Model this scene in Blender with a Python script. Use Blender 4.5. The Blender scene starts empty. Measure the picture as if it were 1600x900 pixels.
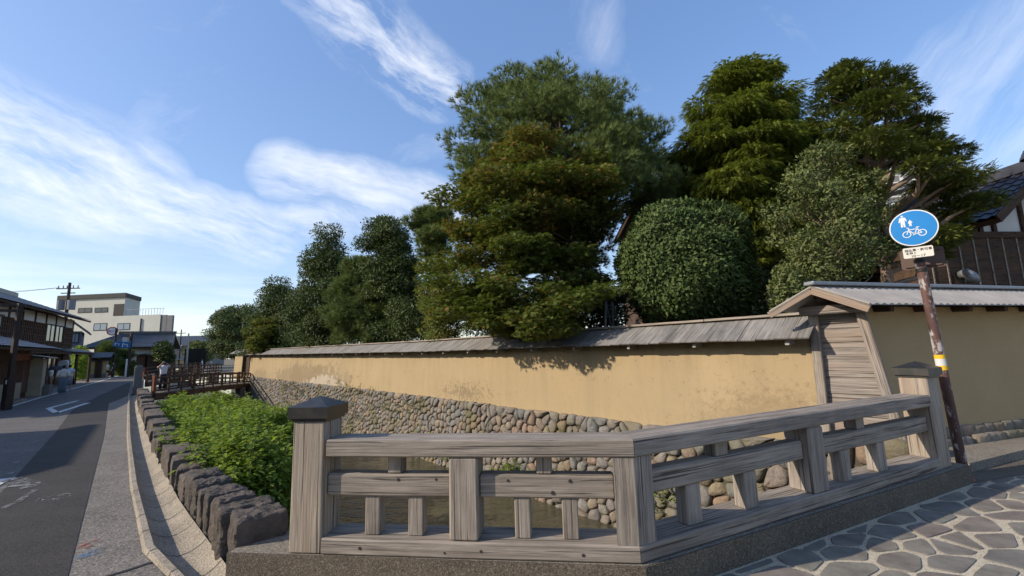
import bpy, math, random
import numpy as np
from mathutils import Vector, Matrix, noise as mnoise
random.seed(7); rng = np.random.default_rng(7)
scene = bpy.context.scene
col = scene.collection
# ---------------------------------------------------------------- camera
FPX = 680.0; ROLL = math.atan(.0288); PITCH = math.atan(97.7/FPX); HC = 1.7
Fv = np.array([0, math.cos(PITCH), math.sin(PITCH)]); R0 = np.array([1., 0, 0]); U0 = np.array([0, -math.sin(PITCH), math.cos(PITCH)])
Uv = math.sin(ROLL)*R0 + math.cos(ROLL)*U0; Rv = math.cos(ROLL)*R0 - math.sin(ROLL)*U0
CAM = np.array([0, 0, HC])
cd = bpy.data.cameras.new('camera'); cam = bpy.data.objects.new('camera', cd); col.objects.link(cam)
cd.sensor_width = 36; cd.lens = FPX/1600*36; cd.clip_end = 6000; cd.clip_start = .05
cam.matrix_world = Matrix([[Rv[i], Uv[i], -Fv[i], CAM[i]] for i in range(3)] + [[0, 0, 0, 1]])
scene.camera = cam
# ---------------------------------------------------------------- light
SUN_AZ, SUN_EL = math.radians(-105), math.radians(29)
sd = np.array([math.sin(SUN_AZ)*math.cos(SUN_EL), math.cos(SUN_AZ)*math.cos(SUN_EL), math.sin(SUN_EL)])
sl = bpy.data.lights.new('sun', 'SUN'); sl.energy = 2.75; sl.angle = math.radians(.55); sl.color = (1, .88, .73)
so = bpy.data.objects.new('sun', sl); col.objects.link(so); so.rotation_euler = Vector(sd).to_track_quat('Z', 'Y').to_euler()
vs = scene.view_settings; vs.view_transform = 'Standard'; vs.look = 'None'; vs.gamma = 1; vs.exposure = .95; vs.use_curve_mapping = False
world = bpy.data.worlds.new('World'); scene.world = world; world.use_nodes = True
def ray(x, y): return Fv + Rv*(x-800)/FPX - Uv*(y-450)/FPX
def build_sky():
    nt = world.node_tree; n = nt.nodes; n.clear(); L = nt.links.new
    out = n.new('ShaderNodeOutputWorld'); bg = n.new('ShaderNodeBackground'); bg.inputs[1].default_value = .15
    sky = n.new('ShaderNodeTexSky'); sky.sky_type = 'NISHITA'; sky.sun_disc = False
    sky.sun_elevation = SUN_EL; sky.sun_rotation = SUN_AZ; sky.air_density = 1.0; sky.dust_density = .7; sky.ozone_density = 2.6
    tc = n.new('ShaderNodeTexCoord'); d = tc.outputs['Generated']
    def vm(op, a, b=None):
        k = n.new('ShaderNodeVectorMath'); k.operation = op
        for i, v in enumerate((a, b)):
            if v is None: continue
            if isinstance(v, (tuple, list, np.ndarray)): k.inputs[i].default_value = tuple(v)
            else: L(v, k.inputs[i])
        return k
    def m(op, a, b=None, c=None, cl=False):
        k = n.new('ShaderNodeMath'); k.operation = op; k.use_clamp = cl
        for i, v in enumerate((a, b, c)):
            if v is None: continue
            if isinstance(v, (int, float)): k.inputs[i].default_value = v
            else: L(v, k.inputs[i])
        return k.outputs[0]
    def noise(vec, scale, detail=8, rough=.6, dist=0):
        k = n.new('ShaderNodeTexNoise'); k.inputs['Scale'].default_value = scale; k.inputs['Detail'].default_value = detail
        k.inputs['Roughness'].default_value = rough; k.inputs['Distortion'].default_value = dist; L(vec, k.inputs['Vector']); return k
    def nrm(px): v = ray(*px); return v/np.linalg.norm(v)
    # wobble the direction a little so that the bands have ragged borders
    wob = noise(d, 3.2, 5, .6); w1 = vm('SUBTRACT', wob.outputs['Color'], (.5, .5, .5)); sc = n.new('ShaderNodeVectorMath'); sc.operation = 'SCALE'
    L(w1.outputs[0], sc.inputs[0]); sc.inputs['Scale'].default_value = .10
    dw = vm('ADD', d, sc.outputs[0]).outputs[0]
    def streaks(a, b, along, across, detail=9):
        A, B = nrm(a), nrm(b); x = (B-A)/np.linalg.norm(B-A); z = (A+B)/np.linalg.norm(A+B); y = np.cross(z, x)
        cx = n.new('ShaderNodeCombineXYZ')
        for i, (ax, s) in enumerate(((x, along), (y, across), (z, along))):
            L(m('MULTIPLY', vm('DOT_PRODUCT', dw, ax).outputs['Value'], s), cx.inputs[i])
        return noise(cx.outputs[0], 1.0, detail, .66, .15).outputs['Fac']
    def band(a, b, w):
        A, B = nrm(a), nrm(b); ab = B-A
        pa = vm('SUBTRACT', dw, A).outputs[0]
        h = m('DIVIDE', vm('DOT_PRODUCT', pa, ab).outputs['Value'], float(ab@ab), cl=True)
        s2 = n.new('ShaderNodeVectorMath'); s2.operation = 'SCALE'; s2.inputs[0].default_value = tuple(ab); L(h, s2.inputs['Scale'])
        dist = vm('LENGTH', vm('SUBTRACT', pa, s2.outputs[0]).outputs[0]).outputs['Value']
        q = m('SUBTRACT', 1.0, m('DIVIDE', dist, w), cl=True)
        return m('MULTIPLY', q, m('SUBTRACT', 3.0, m('MULTIPLY', q, 2.0)))      # soft edge
    acc = None
    def add(mask, tex, lo, gain):
        nonlocal acc
        v = m('MULTIPLY', mask, m('MULTIPLY', m('SUBTRACT', tex, lo, cl=True), gain), cl=True)
        acc = v if acc is None else m('MAXIMUM', acc, v)
    t1 = streaks((0, 210), (420, 370), 3.4, 12)
    add(band((-240, 140), (200, 285), .115), t1, .40, 3.2)
    add(band((190, 280), (420, 365), .075), t1, .40, 3.2)
    t2 = streaks((420, 255), (670, 340), 2.2, 10)
    add(band((450, 262), (690, 325), .066), t2, .36, 3.2)
    add(band((330, 345), (690, 345), .05), t1, .42, 2.6)
    t3 = streaks((470, 0), (700, 170), 5.0, 17)
    add(band((470, -120), (570, 40), .095), t3, .44, 3.0)
    add(band((560, 30), (690, 140), .08), t3, .42, 3.0)
    t4 = streaks((1480, 230), (1640, 20), 2.2, 12)
    add(band((1500, 210), (1800, 90), .12), t4, .40, 1.5)
    add(band((1530, 90), (1800, -60), .08), t4, .40, 1.6)
    add(band((930, -10), (940, 70), .05), t4, .44, 1.0)
    # thin cirrus over the whole of the rest of the sky
    t5 = streaks((300, -900), (1300, -900), 1.4, 5, 7)
    k5 = m('MULTIPLY', m('SUBTRACT', t5, .58, cl=True), 1.6, cl=True); acc = m('MAXIMUM', acc, k5)
    # low thin veil over the horizon
    sx = n.new('ShaderNodeSeparateXYZ'); L(d, sx.inputs[0]); cz = n.new('ShaderNodeCombineXYZ')
    L(m('MULTIPLY', sx.outputs[0], 3), cz.inputs[0]); L(m('MULTIPLY', sx.outputs[1], 3), cz.inputs[1]); L(m('MULTIPLY', sx.outputs[2], 30), cz.inputs[2])
    vl = noise(cz.outputs[0], 1.0, 7, .6).outputs['Fac']
    hz = m('SUBTRACT', 1.0, m('DIVIDE', m('ABSOLUTE', m('SUBTRACT', sx.outputs[2], .06)), .22), cl=True)
    acc = m('MAXIMUM', acc, m('MULTIPLY', hz, m('MULTIPLY', m('SUBTRACT', vl, .36, cl=True), 2.0), cl=True))
    mix = n.new('ShaderNodeMixRGB'); L(m('MULTIPLY', acc, .8), mix.inputs[0])
    hs = n.new('ShaderNodeHueSaturation'); hs.inputs['Saturation'].default_value = 1.52; hs.inputs['Hue'].default_value = .514; hs.inputs['Value'].default_value = 1.0
    gm = n.new('ShaderNodeGamma'); gm.inputs[1].default_value = .55; L(sky.outputs[0], gm.inputs[0]); L(vm('MULTIPLY', gm.outputs[0], (1.42, 1.42, 1.42)).outputs[0], hs.inputs['Color']); L(hs.outputs[0], mix.inputs[1]); mix.inputs[2].default_value = (4.0, 4.1, 4.3, 1)
    L(mix.outputs[0], bg.inputs[0]); L(bg.outputs[0], out.inputs[0])
build_sky()
# ---------------------------------------------------------------- places: canal frame (s along the canal, t across it)
DS = np.array([-math.sin(math.radians(40)), math.cos(math.radians(40))]); NS = np.array([DS[1], -DS[0]])
def Q(s, t, z=0.): return np.array([s*DS[0]+t*NS[0], s*DS[1]+t*NS[1], z])
def atz(x, y, z=0.):
    d = ray(x, y); return CAM + d*((z-HC)/d[2])
def aty(x, y, Y):
    d = ray(x, y); return CAM + d*(Y/d[1])
def onp(x, y, A, B):
    A = np.array(A[:2], float); B = np.array(B[:2], float); n = np.array([-(B-A)[1], (B-A)[0]]); d = ray(x, y)
    return CAM + d*((n@A)/(n@d[:2]))
def ont(x, y, t):
    d = ray(x, y); return CAM + d*(t/(NS@d[:2]))
# ---------------------------------------------------------------- object helpers
def tag(o, label=None, cat=None, group=None, kind=None):
    if label: o['label'] = label
    if cat: o['category'] = cat
    if group: o['group'] = group
    if kind: o['kind'] = kind
    return o
def attach(o, parent):
    if parent is not None:
        o.parent = parent; m = parent.matrix_basis.copy(); q = parent
        while q.parent is not None:
            m = q.parent.matrix_basis @ q.matrix_parent_inverse @ m if False else m
            q = q.parent
        o.matrix_parent_inverse = Matrix.Translation(-Vector(parent.get('_o', (0, 0, 0))))
def E(name, loc, label, cat, group=None):
    o = bpy.data.objects.new(name, None); col.objects.link(o); o.location = tuple(map(float, loc)); o.empty_display_size = .2
    o['_o'] = tuple(map(float, loc)); return tag(o, label, cat, group)
def link(name, me, parent=None):
    o = bpy.data.objects.new(name, me); col.objects.link(o); attach(o, parent); return o
class MB:
    """collects shapes; build() links them as ONE mesh object (vertices in world metres)"""
    def __init__(self): self.v = []; self.f = []; self.g = []
    def add(self, v, f, g=None):
        b = len(self.v); self.v += [tuple(map(float, p)) for p in v]; self.f += [tuple(b+i for i in q) for q in f]
        self.g += [tuple(map(float, p)) for p in (g if g is not None else v)]; return self
    def hexa(self, c, g=None):      # 8 corners: bottom 4 (ccw) then top 4
        return self.add(c, [(0, 3, 2, 1), (4, 5, 6, 7), (0, 1, 5, 4), (1, 2, 6, 5), (2, 3, 7, 6), (3, 0, 4, 7)], g)
    def box(self, c, size, rz=0.):
        x, y, z = [k/2 for k in size]; co, si = math.cos(rz), math.sin(rz)
        return self.hexa([(c[0]+a*x*co-b*y*si, c[1]+a*x*si+b*y*co, c[2]+d*z) for d in (-1, 1) for a, b in ((-1, -1), (1, -1), (1, 1), (-1, 1))])
    def beam(self, p0, p1, w, h, up=(0, 0, 1), ch=.012, wob=0.):
        """chamfered timber from p0 to p1, w across, h along up"""
        p0 = np.array(p0, float); p1 = np.array(p1, float); a = p1-p0; ln = np.linalg.norm(a); a = a/ln
        u = np.array(up, float); u = u-a*(u@a)
        if np.linalg.norm(u) < 1e-3: u = np.array([.2, 1., 0])-a*(a@np.array([.2, 1., 0]))
        u /= np.linalg.norm(u); b = np.cross(u, a)
        ch = min(ch, w*.3, h*.3); hw, hh = w/2, h/2
        sec = [(hw-ch, -hh), (hw, -hh+ch), (hw, hh-ch), (hw-ch, hh), (-hw+ch, hh), (-hw, hh-ch), (-hw, -hh+ch), (-hw+ch, -hh)]
        off = rng.random(3)*50; v = []; g = []
        st = [(0, .86), (ch, 1), (ln/2, 1), (ln-ch, 1), (ln, .86)] if ln > 6*ch else [(0, 1), (ln, 1)]
        for k, (d, sc) in enumerate(st):
            jw = rng.normal(0, wob, 2) if wob and 0 < k < len(st)-1 else (0, 0)
            for (x, z) in sec:
                q = p0 + a*d + b*(x*sc if sc == 1 else math.copysign(max(abs(x)-ch, 0), x))+u*(z if sc == 1 else math.copysign(max(abs(z)-ch, 0), z)) + b*jw[0]+u*jw[1]
                v.append(q); g.append((d+off[0], x+off[1], z+off[2]))
        n = 8; f = []
        for k in range(len(st)-1):
            for i in range(n): f.append((k*n+i, k*n+(i+1) % n, (k+1)*n+(i+1) % n, (k+1)*n+i))
        f.append(tuple(range(n-1, -1, -1))); f.append(tuple((len(st)-1)*n+i for i in range(n)))
        return self.add(v, f, g)
    def tube(self, pts, rad, n=8, cap=True):
        pts = [np.array(p, float) for p in pts]; v = []; g = []; f = []; L = 0
        if isinstance(rad, (int, float)): rad = [rad]*len(pts)
        off = rng.random()*40; prev = None
        for i, p in enumerate(pts):
            t = pts[min(i+1, len(pts)-1)]-pts[max(i-1, 0)]; t = t/(np.linalg.norm(t)+1e-9)
            if i: L += np.linalg.norm(p-pts[i-1])
            r = np.array([1., 0, 0]) if prev is None else prev
            if abs(r@t) > .95: r = np.array([0, 1., 0])
            x = r-t*(r@t); x /= np.linalg.norm(x); prev = x; y = np.cross(t, x)
            for k in range(n):
                an = 2*math.pi*k/n; q = p+(x*math.cos(an)+y*math.sin(an))*rad[i]; v.append(q)
                g.append((L+off, math.cos(an)*rad[i]+off, math.sin(an)*rad[i]))
        for i in range(len(pts)-1):
            for k in range(n): f.append((i*n+k, i*n+(k+1) % n, (i+1)*n+(k+1) % n, (i+1)*n+k))
        if cap: f.append(tuple(range(n-1, -1, -1))); f.append(tuple((len(pts)-1)*n+k for k in range(n)))
        return self.add(v, f, g)
    def cyl(self, p0, p1, r0, r1=None, n=16): return self.tube([p0, p1], [r0, r0 if r1 is None else r1], n)
    def prism(self, poly, z0, z1, top=None):
        """poly: list of xy, ccw"""
        n = len(poly); top = top or poly
        v = [(x, y, z0) for x, y in poly]+[(x, y, z1) for x, y in top]
        return self.add(v, [tuple(range(n-1, -1, -1)), tuple(range(n, 2*n))]+[(i, (i+1) % n, n+(i+1) % n, n+i) for i in range(n)])
    def slab(self, quad, th):
        """a sheet given by 4 points, thickened downwards along its normal"""
        q = [np.array(p, float) for p in quad]; nn = np.cross(q[1]-q[0], q[3]-q[0]); nn /= np.linalg.norm(nn)
        if nn[2] < 0: nn = -nn
        off = rng.random(3)*30; w = np.linalg.norm(q[1]-q[0]); l = np.linalg.norm(q[3]-q[0])
        g = [(0, 0, 0), (0, w, 0), (l, w, 0), (l, 0, 0)]; g = [(a+off[0], b+off[1], c+off[2]) for a, b, c in g]
        v = [p-nn*th for p in q]+q
        return self.add(v, [(0, 3, 2, 1), (4, 5, 6, 7), (0, 1, 5, 4), (1, 2, 6, 5), (2, 3, 7, 6), (3, 0, 4, 7)], g+g)
    def mesh(self, name, mat, smooth=False):
        me = bpy.data.meshes.new(name); me.from_pydata(self.v, [], self.f); me.materials.append(mat)
        at = me.attributes.new('gr', 'FLOAT_VECTOR', 'POINT'); at.data.foreach_set('vector', np.array(self.g, 'f').ravel())
        if smooth: me.polygons.foreach_set('use_smooth', [True]*len(me.polygons))
        me.update(); return me
    def build(self, name, mat, parent=None, smooth=False): return link(name, self.mesh(name, mat, smooth), parent)
def fix(o):         # consistent outward normals
    import bmesh
    bm = bmesh.new(); bm.from_mesh(o.data); bmesh.ops.recalc_face_normals(bm, faces=bm.faces); bm.to_mesh(o.data); bm.free(); return o
def soft(o, angle=40):
    o.data.polygons.foreach_set('use_smooth', [True]*len(o.data.polygons))
    o.data.set_sharp_from_angle(angle=math.radians(angle)); return o
# ---------------------------------------------------------------- materials
def sock(nt, v, s):
    if isinstance(v, (int, float)): s.default_value = v
    elif isinstance(v, tuple): s.default_value = v if len(v) == len(s.default_value) else (*v, 1)
    else: nt.links.new(v, s)
class MT:
    """small wrapper to write node materials"""
    def __init__(self, name, rough=.8, spec=.3, metal=0.):
        self.m = bpy.data.materials.new(name); self.m.use_nodes = True; self.nt = self.m.node_tree; self.n = self.nt.nodes
        self.b = self.n['Principled BSDF']; self.b.inputs['Roughness'].default_value = rough; self.b.inputs['Specular IOR Level'].default_value = spec
        self.b.inputs['Metallic'].default_value = metal
    def co(self, kind='Object', scale=(1, 1, 1), loc=(0, 0, 0), rot=(0, 0, 0)):
        if kind == 'gr': a = self.n.new('ShaderNodeAttribute'); a.attribute_name = 'gr'; o = a.outputs['Vector']
        else: o = self.n.new('ShaderNodeTexCoord').outputs[kind]
        mp = self.n.new('ShaderNodeMapping'); mp.inputs['Scale'].default_value = scale; mp.inputs['Location'].default_value = loc; mp.inputs['Rotation'].default_value = rot
        self.nt.links.new(o, mp.inputs[0]); return mp.outputs[0]
    def noise(self, vec, scale=5., detail=6., rough=.6, dist=0., out='Fac'):
        k = self.n.new('ShaderNodeTexNoise'); self.nt.links.new(vec, k.inputs['Vector'])
        for a, v in (('Scale', scale), ('Detail', detail), ('Roughness', rough), ('Distortion', dist)): k.inputs[a].default_value = v
        return k.outputs[out]
    def voro(self, vec, scale=5., out='Distance', feature='F1'):
        k = self.n.new('ShaderNodeTexVoronoi'); k.feature = feature; self.nt.links.new(vec, k.inputs['Vector']); k.inputs['Scale'].default_value = scale; return k.outputs[out]
    def ramp(self, fac, stops):
        k = self.n.new('ShaderNodeValToRGB'); self.nt.links.new(fac, k.inputs[0]); e = k.color_ramp.elements
        while len(e) < len(stops): e.new(.5)
        for i, (p, c) in enumerate(stops):
            e[i].position = p; e[i].color = (c, c, c, 1) if isinstance(c, (int, float)) else (*c, 1)
        return k.outputs[0]
    def mix(self, fac, a, b, mode='MIX'):
        k = self.n.new('ShaderNodeMixRGB'); k.blend_type = mode
        for i, v in enumerate((fac, a, b)): sock(self.nt, v, k.inputs[i])
        return k.outputs[0]
    def math(self, op, a, b=0., cl=False):
        k = self.n.new('ShaderNodeMath'); k.operation = op; k.use_clamp = cl
        for i, v in enumerate((a, b)): sock(self.nt, v, k.inputs[i])
        return k.outputs[0]
    def bump(self, h, strength=.4, dist=.02):
        k = self.n.new('ShaderNodeBump'); k.inputs['Strength'].default_value = strength; k.inputs['Distance'].default_value = dist
        self.nt.links.new(h, k.inputs['Height']); self.nt.links.new(k.outputs[0], self.b.inputs['Normal'])
    def color(self, c): sock(self.nt, c, self.b.inputs['Base Color']); return self
    def rough(self, c): sock(self.nt, c, self.b.inputs['Roughness']); return self
    def sep(self, vec):
        k = self.n.new('ShaderNodeSeparateXYZ'); self.nt.links.new(vec, k.inputs[0]); return k.outputs
def simple(name, c1, c2=None, scale=4., rough=.8, bump=.15, bscale=None, bdist=.01, metal=0., spec=.3, kind='Object', st=(1, 1, 1)):
    t = MT(name, rough, spec, metal); c2 = c2 or tuple(k*.72 for k in c1); v = t.co(kind, st)
    n1 = t.noise(v, scale, 7, .65); t.color(t.ramp(n1, [(.3, c2), (.7, c1)]))
    if bump: t.bump(t.noise(v, bscale or scale*6, 5, .6), bump, bdist)
    return t.m
def wood(name, light, dark, crack=.8, warm=None, gs=1.):
    t = MT(name, .85, .2)
    v = t.co('gr', (1.1*gs, 30*gs, 30*gs)); g1 = t.noise(v, 1., 8, .65, .6)
    v2 = t.co('gr', (.5, 5, 5)); g2 = t.noise(v2, 1., 4, .6)
    v3 = t.co('gr', (.9, 60, 60)); g3 = t.noise(v3, 1., 3, .5, .3)
    c = t.ramp(g1, [(.33, dark), (.66, light)])
    if warm: c = t.mix(t.ramp(g2, [(.45, 0.), (.75, .8)]), c, warm)
    else:
        c = t.mix(t.ramp(g2, [(.42, 0.), (.75, .75)]), c, tuple(k*.75 for k in dark))
        g4 = t.noise(t.co('gr', (1.3, 1.6, 1.6), (7, 3, 1)), 1.4, 5, .65); c = t.mix(t.ramp(g4, [(.45, 0.), (.72, .5)]), c, tuple(min(1, k*1.12) for k in light))
    ck = t.ramp(g3, [(.345, 1.), (.40, 0.)]); ck = t.math('MULTIPLY', ck, crack)
    c = t.mix(ck, c, tuple(k*.25 for k in dark)); t.color(c)
    h = t.math('SUBTRACT', t.math('ADD', g1, t.math('MULTIPLY', g3, .5)), t.math('MULTIPLY', ck, .9)); t.bump(h, .55, .012); return t.m
M = {}
M['rail'] = wood('weathered_grey_timber', (.37, .32, .265), (.16, .137, .113), .8, None, 1.7)
M['rail_pale'] = wood('pale_grey_timber', (.42, .36, .29), (.19, .163, .13), .85, (.29, .22, .16), 1.6)
M['roofplank'] = wood('roof_plank_wood', (.30, .28, .255), (.12, .115, .105), .6, None)
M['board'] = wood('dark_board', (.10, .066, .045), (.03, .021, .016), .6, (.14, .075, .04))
M['endboard'] = wood('weathered_board', (.34, .30, .26), (.14, .12, .105), .8, (.32, .22, .15))
M['newwood'] = wood('reddish_timber', (.36, .25, .17), (.22, .15, .105), .5, (.31, .27, .225))
M['bridgewood'] = wood('brown_bridge_timber', (.13, .085, .06), (.05, .034, .027), .5)
M['redwood'] = wood('red_brown_timber', (.33, .13, .075), (.15, .065, .042), .4)
M['brownslat'] = wood('brown_slat', (.17, .095, .062), (.075, .044, .032), .4)
M['copper'] = simple('dark_copper', (.10, .088, .08), (.05, .055, .052), 9, .42, .1, metal=.75, spec=.5)
def concrete(name, a, b, speck, sc=90., bump=.5):
    t = MT(name, .9, .2); v = t.co('Object'); n1 = t.noise(v, 1.6, 6, .65); n2 = t.voro(v, sc, 'Color'); n3 = t.noise(v, sc*.8, 3, .7)
    c = t.ramp(n1, [(.3, b), (.72, a)]); k = t.ramp(t.sep(n2)[0], [(.62, 0.), (.9, .7)]); c = t.mix(k, c, speck)
    k2 = t.ramp(t.sep(n2)[1], [(.7, 0.), (.95, .75)]); c = t.mix(k2, c, tuple(q*.35 for q in b))
    t.color(c); t.bump(t.math('ADD', n3, t.math('MULTIPLY', t.sep(n2)[0], .4)), bump, .006); return t.m
M['kerb'] = concrete('exposed_aggregate', (.15, .125, .095), (.08, .068, .055), (.27, .225, .165), 150)
M['kerbtop'] = concrete('pale_aggregate', (.25, .22, .175), (.15, .135, .11), (.38, .33, .26), 110)
M['pavement'] = concrete('washed_gravel_paving', (.21, .187, .158), (.115, .104, .09), (.33, .295, .25), 75)
M['gutter'] = concrete('gutter_concrete', (.37, .32, .245), (.19, .165, .13), (.44, .39, .31), 120, .6)
M['deck'] = concrete('deck_mortar', (.54, .47, .345), (.44, .38, .28), (.55, .5, .4), 130, .3)
def asphalt(name, a, b, sc=70.):
    t = MT(name, .92, .25); v = t.co('Object'); n1 = t.noise(v, .7, 7, .7); n2 = t.voro(v, sc, 'Color'); x = t.sep(n2)
    v2 = t.co('Object', (1, 1, 1), rot=(0, 0, math.radians(-40))); v2 = t.co('Object', (.22, 2.2, 1), rot=(0, 0, math.radians(10))); n3 = t.noise(v2, 1., 5, .6)
    c = t.ramp(n1, [(.3, b), (.7, a)]); c = t.mix(t.ramp(x[0], [(.5, 0.), (1., .45)]), c, tuple(min(1, q*2.2) for q in a))
    c = t.mix(t.ramp(x[1], [(.6, 0.), (1., .6)]), c, tuple(q*.4 for q in b)); c = t.mix(t.ramp(n3, [(.5, 0.), (.75, .35)]), c, tuple(q*1.5 for q in a))
    t.color(c); t.bump(t.math('ADD', t.noise(v, sc, 2, .5), x[0]), .35, .005); return t.m
M['road'] = asphalt('worn_asphalt', (.125, .117, .108), (.075, .07, .066))
M['newroad'] = asphalt('fresh_asphalt', (.047, .043, .04), (.028, .026, .025), 95)
M['ground'] = simple('earth', (.17, .14, .10), (.09, .08, .055), 1.2, .95, .4)
def paint(name, c, wear=.45):
    t = MT(name, .7, .3); v = t.co('Object'); k = t.ramp(t.noise(v, 9, 9, .75), [(wear-.05, .0), (wear+.12, 1.)]); t.color(c)
    tr = t.n.new('ShaderNodeBsdfTransparent'); mx = t.n.new('ShaderNodeMixShader'); t.nt.links.new(k, mx.inputs[0]); t.nt.links.new(tr.outputs[0], mx.inputs[1]); t.nt.links.new(t.b.outputs[0], mx.inputs[2])
    t.nt.links.new(mx.outputs[0], t.n['Material Output'].inputs[0]); return t.m
M['whiteline'] = paint('road_paint_white', (.62, .62, .6), .40)
M['wornline'] = paint('road_paint_worn', (.30, .30, .30), .52)
M['redpaint'] = paint('faded_red_paint', (.30, .13, .10), .5)
M['bluepaint'] = paint('faded_blue_paint', (.08, .20, .33), .5)
M['crack'] = simple('black_joint', (.035, .034, .033), None, 8, .8, .2)
def stone_mat(name, cols, sc=2.2, moss=None, bscale=16, bump=.7, bd=.014):
    """stone with its own colour per piece (object random) and grain"""
    t = MT(name, .9, .25); oi = t.n.new('ShaderNodeObjectInfo'); at = t.n.new('ShaderNodeAttribute'); at.attribute_name = 'rnd'
    r = t.math('FRACT', t.math('ADD', oi.outputs['Random'], at.outputs['Fac'])); v = t.co('Object')
    c = t.ramp(r, [(i/(len(cols)-1), k) for i, k in enumerate(cols)]); t.n[-1].color_ramp.interpolation = 'LINEAR'
    n1 = t.noise(v, sc*3, 8, .7); c = t.mix(1., c, t.ramp(n1, [(.25, .42), (.75, 1.1)]), 'MULTIPLY')
    if moss: c = t.mix(t.ramp(t.noise(v, .9, 6, .7), [(.48, 0.), (.62, .7)]), c, moss)
    t.color(c); t.bump(t.noise(v, bscale, 8, .72), bump, bd); return t.m
M['cobble'] = stone_mat('river_cobble', [(.30, .25, .20), (.20, .19, .18), (.36, .29, .20), (.26, .24, .22), (.34, .24, .17), (.22, .225, .21), (.30, .265, .21)], 2.4, (.14, .125, .055), 14, .9, .035)
M['edge'] = stone_mat('dark_edging_stone', [(.20, .165, .135), (.155, .135, .115), (.22, .18, .15), (.17, .145, .125)], 2.2, None, 7, 1.0, .09)
M['flag'] = stone_mat('flagstone', [(.25, .23, .19), (.22, .185, .16), (.265, .245, .20), (.205, .195, .17), (.235, .20, .172), (.23, .22, .19)], 1.2, None, 22, .35)
M['graystone'] = simple('grey_stone', (.20, .195, .185), (.11, .108, .10), 5, .9, .4)
M['mortar'] = simple('dark_earth_joint', (.10, .085, .062), (.045, .04, .03), 4, .95, .5)
def plaster():
    t = MT('ochre_plaster', .92, .15); v = t.co('Object'); n1 = t.noise(v, .55, 6, .6); fine = t.noise(v, 60, 4, .7)
    c = t.ramp(n1, [(.3, (.36, .272, .153)), (.7, (.41, .312, .18))])
    c = t.mix(t.ramp(fine, [(.3, .25), (.55, 0.)]), c, (.24, .175, .09))
    loc = t.sep(t.co('gr')); S, Z = loc[0], loc[2]     # gr: distance along the wall, 0, height
    def spot(s0, ds, z0, dz): return t.math('MULTIPLY', t.math('SUBTRACT', 1., t.math('DIVIDE', t.math('ABSOLUTE', t.math('SUBTRACT', S, s0)), ds), True), t.math('SUBTRACT', 1., t.math('DIVIDE', t.math('ABSOLUTE', t.math('SUBTRACT', Z, z0)), dz), True), True)
    rag = t.noise(v, 2.2, 9, .72); mott = t.noise(v, 9, 9, .8)
    def patch(mask, tex, lo, hi, k, a=.45, b=.75): return t.math('MULTIPLY', t.ramp(t.math('ADD', t.math('MULTIPLY', mask, a), t.math('MULTIPLY', tex, b)), [(lo, 0.), (hi, 1.)]), k)
    c = t.mix(patch(spot(2.9, 3.0, .3, 1.2), mott, .50, .60, .5, .30, .8), c, (.215, .165, .098))
    c = t.mix(patch(spot(12.6, 2.2, .35, .6), mott, .56, .60, .7, .18, .95), c, (.18, .138, .088))
    c = t.mix(patch(spot(29., 10., .35, 1.5), rag, .50, .56, .8), c, (.225, .17, .105))
    c = t.mix(patch(spot(26., 5.5, .05, 1.15), rag, .575, .59, .95), c, (.43, .37, .285))
    c = t.mix(patch(spot(40., 4, .2, 1.1), rag, .52, .58, .7), c, (.25, .19, .115))
    cv = t.co('gr', (3.2, 1, .5)); ck = t.voro(cv, .55, 'Distance', 'DISTANCE_TO_EDGE'); c = t.mix(t.ramp(ck, [(.0, .45), (.004, 0.)]), c, (.2, .15, .085))
    dirt = t.ramp(t.noise(t.co('gr', (2.6, 1, .35)), 1., 5, .6), [(.46, 0.), (.75, .34)]); c = t.mix(dirt, c, (.23, .18, .11))
    run = t.math('MULTIPLY', t.ramp(t.noise(t.co('gr', (5., 1, .25)), 1., 6, .65), [(.48, 0.), (.68, .6)]), t.ramp(t.math('DIVIDE', Z, 2.), [(.55, 0.), (.95, 1.)])); c = t.mix(run, c, (.20, .155, .095))
    big = t.ramp(t.noise(t.co('gr', (.35, 1, .9)), 1., 7, .62), [(.45, 0.), (.62, .3)]); c = t.mix(big, c, (.36, .285, .175))
    t.color(c); t.bump(t.math('ADD', fine, t.math('MULTIPLY', mott, .8)), .35, .008); return t.m
M['plaster'] = plaster()
def plaster2():
    t = MT('olive_plaster', .92, .15); v = t.co('Object'); n1 = t.noise(v, .9, 6, .6); f = t.noise(v, 45, 5, .75)
    c = t.ramp(n1, [(.3, (.41, .29, .15)), (.7, (.46, .33, .175))]); c = t.mix(t.ramp(f, [(.3, .4), (.55, 0.)]), c, (.33, .245, .13)); t.color(c); t.bump(f, .8, .02); return t.m
M['plaster2'] = plaster2()
def water():
    t = MT('canal_water', .06, .5); t.b.inputs['IOR'].default_value = 1.33; v = t.co('Object', (1, 1, 1), rot=(0, 0, math.radians(-40)))
    n1 = t.noise(t.co('Object', (1.2, 2.6, 1), rot=(0, 0, math.radians(-40))), 1.1, 5, .6, .8); t.color(t.ramp(n1, [(.3, (.055, .05, .03)), (.7, (.10, .09, .055))]))
    t.bump(n1, .45, .16); return t.m
M['water'] = water()
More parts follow.
